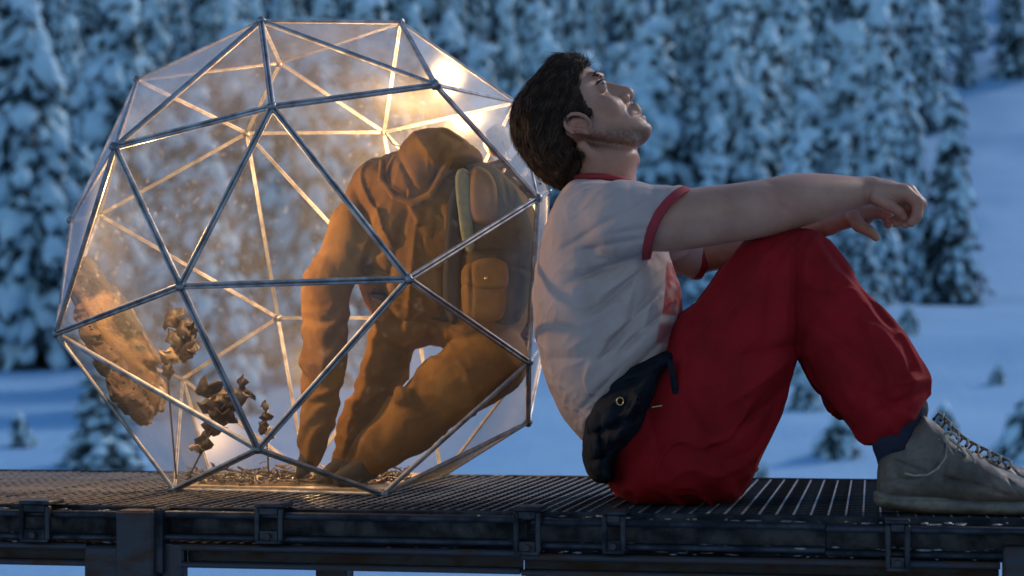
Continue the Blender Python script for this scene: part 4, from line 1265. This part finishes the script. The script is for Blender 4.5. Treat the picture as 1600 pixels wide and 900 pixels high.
# ---- shirt
SHIRT = [(900, 281), (880, 294), (863, 325), (849, 365), (840, 405), (835, 450), (834, 495), (840, 545), (856, 600), (877, 648), (909, 686), (935, 690), (970, 660), (1010, 620), (1045, 580), (1065, 548), (1067, 520), (1067, 488), (1062, 455), (1052, 425), (1042, 395), (1022, 345), (1003, 312), (988, 290), (960, 284)]
P_sh = Prof(SHIRT, 74, 156, blur=7)
SL_A = np.array(C3(932, 346, -120)); SL_B = np.array(C3(1048, 345, -180))
def sleeve(p, grow=0):
    d = chain(p, [C3(925, 350, -105, 60), C3(975, 344, -160, 55), C3(1050, 346, -180, 52)], 16)
    return d - grow
TN = np.array([0.865, 0.50, -0.10]); TN /= np.linalg.norm(TN)
TP = np.array(C3(1036, 348, -180))
TNF = np.array([0.90, 0.1, 0.2]); TNF /= np.linalg.norm(TNF); TPF = np.array(C3(1090, 395, 150))
def cut(p):
    s_ = -(p[:, 0] - TP[0]) * .5 + (p[:, 1] - TP[1]) * .865
    return (p - TP) @ TN - .0038 * s_ * s_ + 8
SHF = [(1008, 400, 880, 450, 7, 4.5), (1000, 385, 900, 400, 7, 3.5), (1015, 410, 915, 495, 8, 5), (1035, 430, 930, 560, 8, 5), (1050, 470, 960, 550, 7, 4), (1058, 500, 905, 650, 9, 4),
       (990, 330, 880, 395, 6, 3.2), (1010, 370, 940, 380, 5, 3), (870, 430, 960, 415, 7, -2.5), (930, 470, 1000, 420, 7, -4), (940, 530, 1030, 460, 8, -4.5), (900, 640, 960, 575, 5, 3), (965, 320, 900, 345, 7, 2.5),
       (1005, 300, 1015, 395, 7, 2.0), (975, 305, 960, 360, 6, 1.6), (845, 500, 900, 520, 10, 2.2), (850, 560, 930, 560, 9, 2.0), (1055, 440, 1040, 520, 5, -3), (1062, 470, 1050, 540, 4, 4)]
def fshirt(p):
    u, v, w = p.T
    d = P_sh(p)
    d = smin(d, smax(sleeve(p), cut(p) + 3, 2), 12)
    fs = chain(p, [C3(950, 350, 110, 58), C3(1000, 360, 160, 50), C3(1090, 396, 150, 42)], 16)
    fs = smax(fs, (p - TPF) @ TNF, 2)
    d = smin(d, fs, 12)
    d = d + creases(u, v, SHF) * 1.1 + ridged2(p, (-.72, .69), .008, .026, 2.4) + ridged2(p, (-.8, .6), .02, .05, 1.0, 5.0) + 2.2 * fbm(u * .018, v * .018, w * .02, 3) + .4 * fbm(u * .06 + v * .03, v * .05, w * .06, 2)
    return d
def t_shirt(V):
    u, v, w = V.T
    T = np.ones((len(V), 3))
    # faded red print on the chest, partly hidden by the arm
    e = np.minimum.reduce([(u - 1026) - (470 - v) * .12, (1064 - u) + 0 * v, (v - 412), (497 - v) + 0 * u, (u - 1040) * 3.0 + (v - 412) * 1.0 + 20])
    m = np.clip(e / 2, 0, 1) * np.clip(.75 + .5 * vnoise(u * .08, v * .08, w * .08), .4, 1)
    m2 = np.clip(np.minimum(u - 1015 + (v - 520) * .2, 540 - v) / 4, 0, 1) * np.clip((v - 505) / 6, 0, 1) * .7
    m = np.maximum(m, m2)[:, None]
    return T * (1 - m) + np.array([.75, .16, .18]) * m
solid('shirt', fshirt, (815, 262, -260), (1120, 700, 250), 2.2, YM, M['shirt'], man, tintf=t_shirt)
def ftrim(p):
    d = sleeve(p) - 3.4
    c = cut(p)
    return smax(smax(d, c - 7, 1.5), -(c + 7), 1.5)
solid('sleeve_trim', ftrim, (960, 280, -250), (1090, 420, -100), 1.8, YM, M['red'], man)
def ftrimf(p):
    d = chain(p, [C3(1000, 360, 160, 50), C3(1090, 396, 150, 42)], 16) - 1.6
    c = (p - TPF) @ TNF
    return smax(smax(d, c - 9, 1.5), -(c + 5), 1.5)
solid('sleeve_trim', ftrimf, (1040, 330, 80), (1130, 470, 220), 2.2, YM, M['red'], man)
q = MB()
cp = []
for k in range(20):
    a = 2 * math.pi * k / 20
    cp.append(embed(np.array([(940 + 50 * math.cos(a), 287 + 4 * math.cos(a) - 6 * abs(math.sin(a)), 55 * math.sin(a))]), YM)[0])
q.tube(cp, .0048, 8, closed=True, flat=1.3)
q.build('collar_trim', M['red'], man, smooth=True)

# ---- trousers
THIGH = [(1036, 560), (1052, 510), (1066, 492), (1086, 480), (1110, 445), (1140, 402), (1170, 373), (1212, 359), (1262, 357), (1290, 376), (1296, 420), (1272, 490), (1248, 540), (1238, 562), (1228, 610), (1208, 665), (1182, 728), (1152, 772), (1130, 786), (1060, 788), (985, 786), (960, 768), (950, 720), (965, 660), (1000, 600)]
SHIN = [(1215, 372), (1262, 357), (1290, 372), (1313, 405), (1347, 452), (1386, 497), (1426, 545), (1447, 580), (1450, 602), (1440, 632), (1424, 656), (1395, 690), (1375, 698), (1347, 688), (1340, 670), (1318, 652), (1290, 616), (1262, 573), (1241, 543), (1222, 500), (1205, 430)]
def wn(x, y): return np.interp(x, [1000, 1225, 1400, 1600], [-82, -150, -250, -262])
def wn2(u, v): return np.interp(u, [980, 1203, 1346, 1528], [-82, -150, -250, -262])
def mk(poly, R, a, near=True):
    if near:
        P_ = Prof(poly, R, a, w0=wn, blur=7); P_.w0 = wn2
        return P_
    wf = lambda x, y: np.interp(x, [1000, 1225, 1400, 1600], [85, 100, 95, 95])
    return Prof([(x - 2, y + 7) for x, y in poly], R, a, w0=wf, blur=7)
PT, PS = mk(THIGH, 66, 84), mk(SHIN, 52, 62)
FT, FS = mk(THIGH, 66, 84, False), mk([(x - 6, y - 6) for x, y in SHIN], 52, 62, False)
k_ = .94
TRF = [(1175, 385, 1130, 470, 8, 3), (1200, 380, 1180, 560, 11, 4), (1160, 420, 1100, 560, 10, -3.5), (1220, 375, 1215, 520, 8, -4), (1235, 385, 1238, 540, 7, 5), (1235, 540, 1130, 560, 9, 4), (1230, 560, 1110, 640, 10, -4),
       (1225, 600, 1100, 700, 10, 4), (1080, 500, 1060, 600, 8, 3), (1050, 610, 1150, 760, 12, 3.5), (1010, 650, 1040, 770, 10, 3), (1258, 365, 1300, 450, 7, -3), (1280, 385, 1390, 520, 8, 4), (1300, 470, 1400, 560, 9, -4),
       (1260, 500, 1380, 600, 10, 4), (1440, 590, 1370, 600, 7, -5), (1436, 606, 1360, 640, 6, 5), (1425, 560, 1385, 600, 6, 4), (1410, 640, 1340, 610, 8, 4), (1390, 680, 1370, 620, 7, 4), (1355, 680, 1340, 620, 7, -4), (1400, 520, 1430, 580, 6, -4), (1330, 640, 1350, 590, 6, 3)]
TRF = [(*C3(a, b, wn(a, b))[:2], *C3(c, d_, wn(c, d_))[:2], e_, f_) for a, b, c, d_, e_, f_ in TRF]
def mixz(d, A, B):
    t = np.clip(.5 - d / 40, 0, 1); return A * t + B * (1 - t)
def ftro(p):
    u, v, w = p.T
    d = smin(PT(p), PS(p), 7)
    d2 = smin(FT(p), FS(p), 7)
    hp = ell(p, (1022, 685, 0), (72, 90, 150))
    d = smin(d, hp, 22); d = smin(d, d2, 16)
    d = d + creases(u, v, TRF) * 1.4 + mixz(PT(p) - PS(p), ridged2(p, (.5, -.86), .006, .026, 6.5), ridged2(p, (.5, .86), .007, .028, 6.0, 3.0)) + 2.5 * fbm(u * .016, v * .016, w * .018 + 4, 3) + .5 * fbm(u * .05, v * .05, w * .05, 2)
    return smax(d, v - 781.2, 4)
def t_tro(V):
    u, v, w = V.T
    return np.ones((len(V), 3))
solid('trousers', ftro, (925, 340, -330), (1465, 792, 200), 2.2, YM, M['trousers'], man, tintf=t_tro)
q = MB()
zp = [C3(1019, 636, -168), C3(1030, 634, -172), C3(1043, 633, -173)]
q.tube([embed(np.array([p_]), YM)[0] for p_ in zp], .0022, 6)
q.build('pocket_zip', M['brass'], man)

# ---- pouch / jacket knotted round the waist
BAG = [(1056, 543), (1015, 552), (968, 571), (936, 603), (912, 642), (908, 695), (914, 735), (926, 751), (944, 756), (957, 749), (959, 712), (990, 693), (1010, 667), (1026, 626), (1032, 585), (1054, 566)]
P_bag = Prof(BAG, 36, 122, w0=-70, blur=3)
P_bag.w0 = -70
def fbag(p):
    u, v, w = p.T
    L = [(930, 620, 1020, 580, 6, 5), (918, 680, 1010, 640, 7, 6), (925, 720, 965, 690, 6, 5), (960, 590, 1040, 560, 4, 4), (935, 650, 940, 740, 5, 4), (985, 610, 1005, 660, 6, -4), (950, 700, 1000, 600, 8, -5)]
    L = [(*C3(a, b, -120)[:2], *C3(c, d_, -120)[:2], e_, f_) for a, b, c, d_, e_, f_ in L]
    return P_bag(p) + creases(u, v, L) + 5 * fbm(u * .035, v * .035, w * .035, 3)
solid('waist_jacket', fbag, (885, 520, -220), (1075, 775, 75), 2.2, YM, M['navy'], man)
q = MB()
st = [C3(1046, 562, -178), C3(1052, 590, -180), C3(1056, 612, -180), C3(1052, 634, -178)]
q.tube([embed(np.array([p_]), YM)[0] for p_ in st], [.008, .008, .007, .005], 8, flat=.4)
q.build('waist_strap', M['navy'], man, smooth=True)
q = MB()
rc_ = embed(np.array([C3(969, 627, -196)]), YM)[0]
q.tube([rc_ + np.array([.0062 * math.cos(a), 0, .0068 * math.sin(a)]) for a in np.linspace(0, 2 * math.pi, 16)[:-1]], .0016, 6, closed=True)
q.build('brass_ring', M['brass'], man, smooth=True)

# ---- sock and shoes
def fsock(s):
    def f(p): return chain(p, [LG(1408, 640, s, 38), LG(1402, 690, s, 34), LG(1408, 725, s, 32)], 8) + .7 * vnoise(p[:, 0] * .2, p[:, 1] * .2, p[:, 2] * .2)
    return f
solid('sock', fsock(-1), (1250, 590, -320), (1460, 790, -180), 2.2, YM, M['navysock'], man)
solid('sock', fsock(1), (1330, 590, 30), (1500, 740, 170), 2.6, YM, M['navysock'], man)
UPPER = [(1377, 702), (1392, 690), (1412, 676), (1428, 660), (1437, 645), (1450, 655), (1464, 664), (1482, 683), (1504, 704), (1534, 720), (1576, 739), (1620, 756), (1648, 772), (1652, 790), (1500, 790), (1375, 788), (1370, 760)]
SOLE = [(1366, 768), (1372, 766), (1450, 770), (1540, 777), (1600, 774), (1654, 770), (1662, 785), (1655, 800), (1600, 806), (1540, 806), (1434, 803), (1380, 795), (1366, 787)]
def shoe(s, dx, dy, W0):
    up = [(x + dx, (y if s < 0 else 803 - (803 - y) * .74) + dy) for x, y in UPPER]; so_ = [(x + dx, y + dy) for x, y in SOLE]
    gx = lambda x: C3(x + dx, 0, W0)[0]
    yaw = lambda u: (u - gx(1370)) * (-.10 if s < 0 else .06)
    PU = Prof(up, 26, 38, w0=W0, blur=3); PO = Prof(so_, 13, 46, w0=W0, blur=2)
    PU.w0 = lambda u, v: W0 + yaw(u); PO.w0 = PU.w0
    def aw(u, v, b=38.0):
        t = (u - gx(1370)) / 250
        return b * (0.74 + 0.5 * np.clip(t * 1.5, 0, 1) ** 1.3 * .65 - 0.25 * np.clip((t - .85) * 4, 0, 1))
    def K(L): return [(*C3(a + dx, b + dy, W0)[:2], *C3(c + dx, d_ + dy, W0)[:2], e_, f_) for a, b, c, d_, e_, f_ in L]
    CR = K([(1374, 712, 1446, 738, 2.0, 2.6), (1446, 738, 1462, 716, 2, 2.4), (1462, 716, 1470, 690, 2, 2.2), (1376, 752, 1440, 745, 4, 2), (1460, 742, 1500, 752, 2, 2), (1470, 722, 1465, 765, 2.5, 2.2), (1500, 750, 1560, 770, 3, 2),
           (1385, 735, 1430, 760, 6, 2.2), (1560, 745, 1580, 775, 2, 2.4), (1395, 700, 1440, 700, 4, 2.2), (1400, 716, 1450, 712, 4, -1.6), (1520, 735, 1545, 770, 5, 2), (1375, 705, 1372, 765, 2, -2)])
    def fu(p):
        u, v, w = p.T
        d = PU(p, a=aw(u, v))
        d = d + creases(u, v, CR) + 1.6 * fbm(u * .05, v * .05, w * .05, 3)
        # ankle opening
        op = chain(p, [C3(1395 + dx, 640 + dy, W0, 26), C3(1406 + dx, 700 + dy, W0, 27)])
        return smax(d, -op, 3)
    def tu(V):
        u, v, w = V.T
        g = np.clip((v - C3(0, 740 + dy, W0)[1]) / 40, 0, 1) * .35 * np.clip(.6 + vnoise(u * .04, v * .04, w * .04), 0, 1)
        pt = np.exp(-(((u - C3(1480 + dx, 0, W0)[0]) / 26) ** 2 + ((v - C3(0, 742 + dy, W0)[1]) / 16) ** 2)) * .45
        tg = .55 * np.exp(-(np.maximum(0, segd(u, v, C3(1462 + dx, 670 + dy, W0)[:2], C3(1570 + dx, 746 + dy, W0)[:2])[0] - 3) / 5) ** 2)
        return (np.ones((len(V), 3)) * np.clip(1 - g - pt - tg, .25, 1)[:, None])
    par = man
    lo = C3(1350 + dx, 630 + dy, W0); hi = C3(1680 + dx, 830 + dy, W0)
    base = solid('shoe', fu, (lo[0], lo[1], W0 - 85), (hi[0], hi[1], W0 + 85), 1.8 if s < 0 else 2.4, YM, M['leather'], par, tintf=tu)
    def fo(p):
        u, v, w = p.T
        d = PO(p, a=aw(u, v, 45.0))
        vv = C3(0, 771 + dy, W0)[1]
        d = d + 1.2 * np.exp(-((v - vv - 6) / 1.4) ** 2) + .5 * vnoise(u * .1, v * .1, w * .1)
        return smax(d, v - (HZ + CAMH * FPX / YM) + 0.2, 1.5)
    solid('sole', fo, (lo[0], lo[1], W0 - 85), (hi[0], hi[1], W0 + 85), 1.8 if s < 0 else 2.6, YM, M['sole'], base)
    # laces: eyelet row along the opening, zig-zag across the tongue
    ey = [(1462, 676), (1474, 690), (1487, 704), (1501, 716), (1517, 725), (1534, 733), (1552, 742), (1568, 750)]
    pts = []
    for i, (x, y) in enumerate(ey):
        X = C3(x + dx, y + dy, W0); hw = aw(np.array([X[0]]), 0)[0]
        pts.append((X[0], X[1], W0 + yaw(X[0]), hw))
    q = MB()
    E = lambda a: embed(np.array([a]), YM)[0]
    for i, (x, y, wc, hw) in enumerate(pts):
        for sg in (-1, 1):
            j = min(i + 1, len(pts) - 1); x2, y2, wc2, hw2 = pts[j]
            n_ = np.array([.55, -.83]) * 0.3
            a = (x - 4, y + 9, wc + sg * hw * .88); m_ = ((x + x2) / 2 + n_[0] * 2, (y + y2) / 2 - 2 + n_[1], (wc + wc2) / 2); b = (x2 - 4, y2 + 9, wc2 - sg * hw2 * .88)
            m0 = (x + 2, y - 1, wc + sg * hw * .5); m1 = (x2, y2 - 1, wc2 - sg * hw2 * .5)
            q.tube([E(a), E(m0), E(m_), E(m1), E(b)], .0024, 6)
    if s < 0:
        # loose ends of the bow
        X = pts[0]
        for lp in ([(1464, 676), (1470, 692), (1468, 712), (1456, 730), (1440, 740), (1420, 741), (1405, 737)], [(1466, 676), (1478, 674), (1488, 684), (1486, 700), (1476, 712), (1479, 726)],
                   [(1466, 680), (1474, 700), (1484, 716), (1496, 722), (1500, 710), (1490, 696), (1474, 684)], [(1500, 700), (1512, 716), (1510, 736), (1502, 744)]):
            q.tube([E((*C3(x, y, W0)[:2], W0 - 39 - 3 * math.sin(i))) for i, (x, y) in enumerate(lp)], .0023, 6)
    q.build('laces', M['lace'], base, smooth=True)
    for i, (x, y, wc, hw) in enumerate(pts):
        for sg in (-1, 1):
            v_, f_ = ICO1
            obj('eyelet', embed(v_ * np.array([3.2, 3.2, 1.8]) + np.array([x - 4, y + 9, wc + sg * hw * .74]), YM), f_, M['steel'], base, smooth=True)
shoe(-1, 0, 0, -262)
shoe(1, 8, -29, 95)
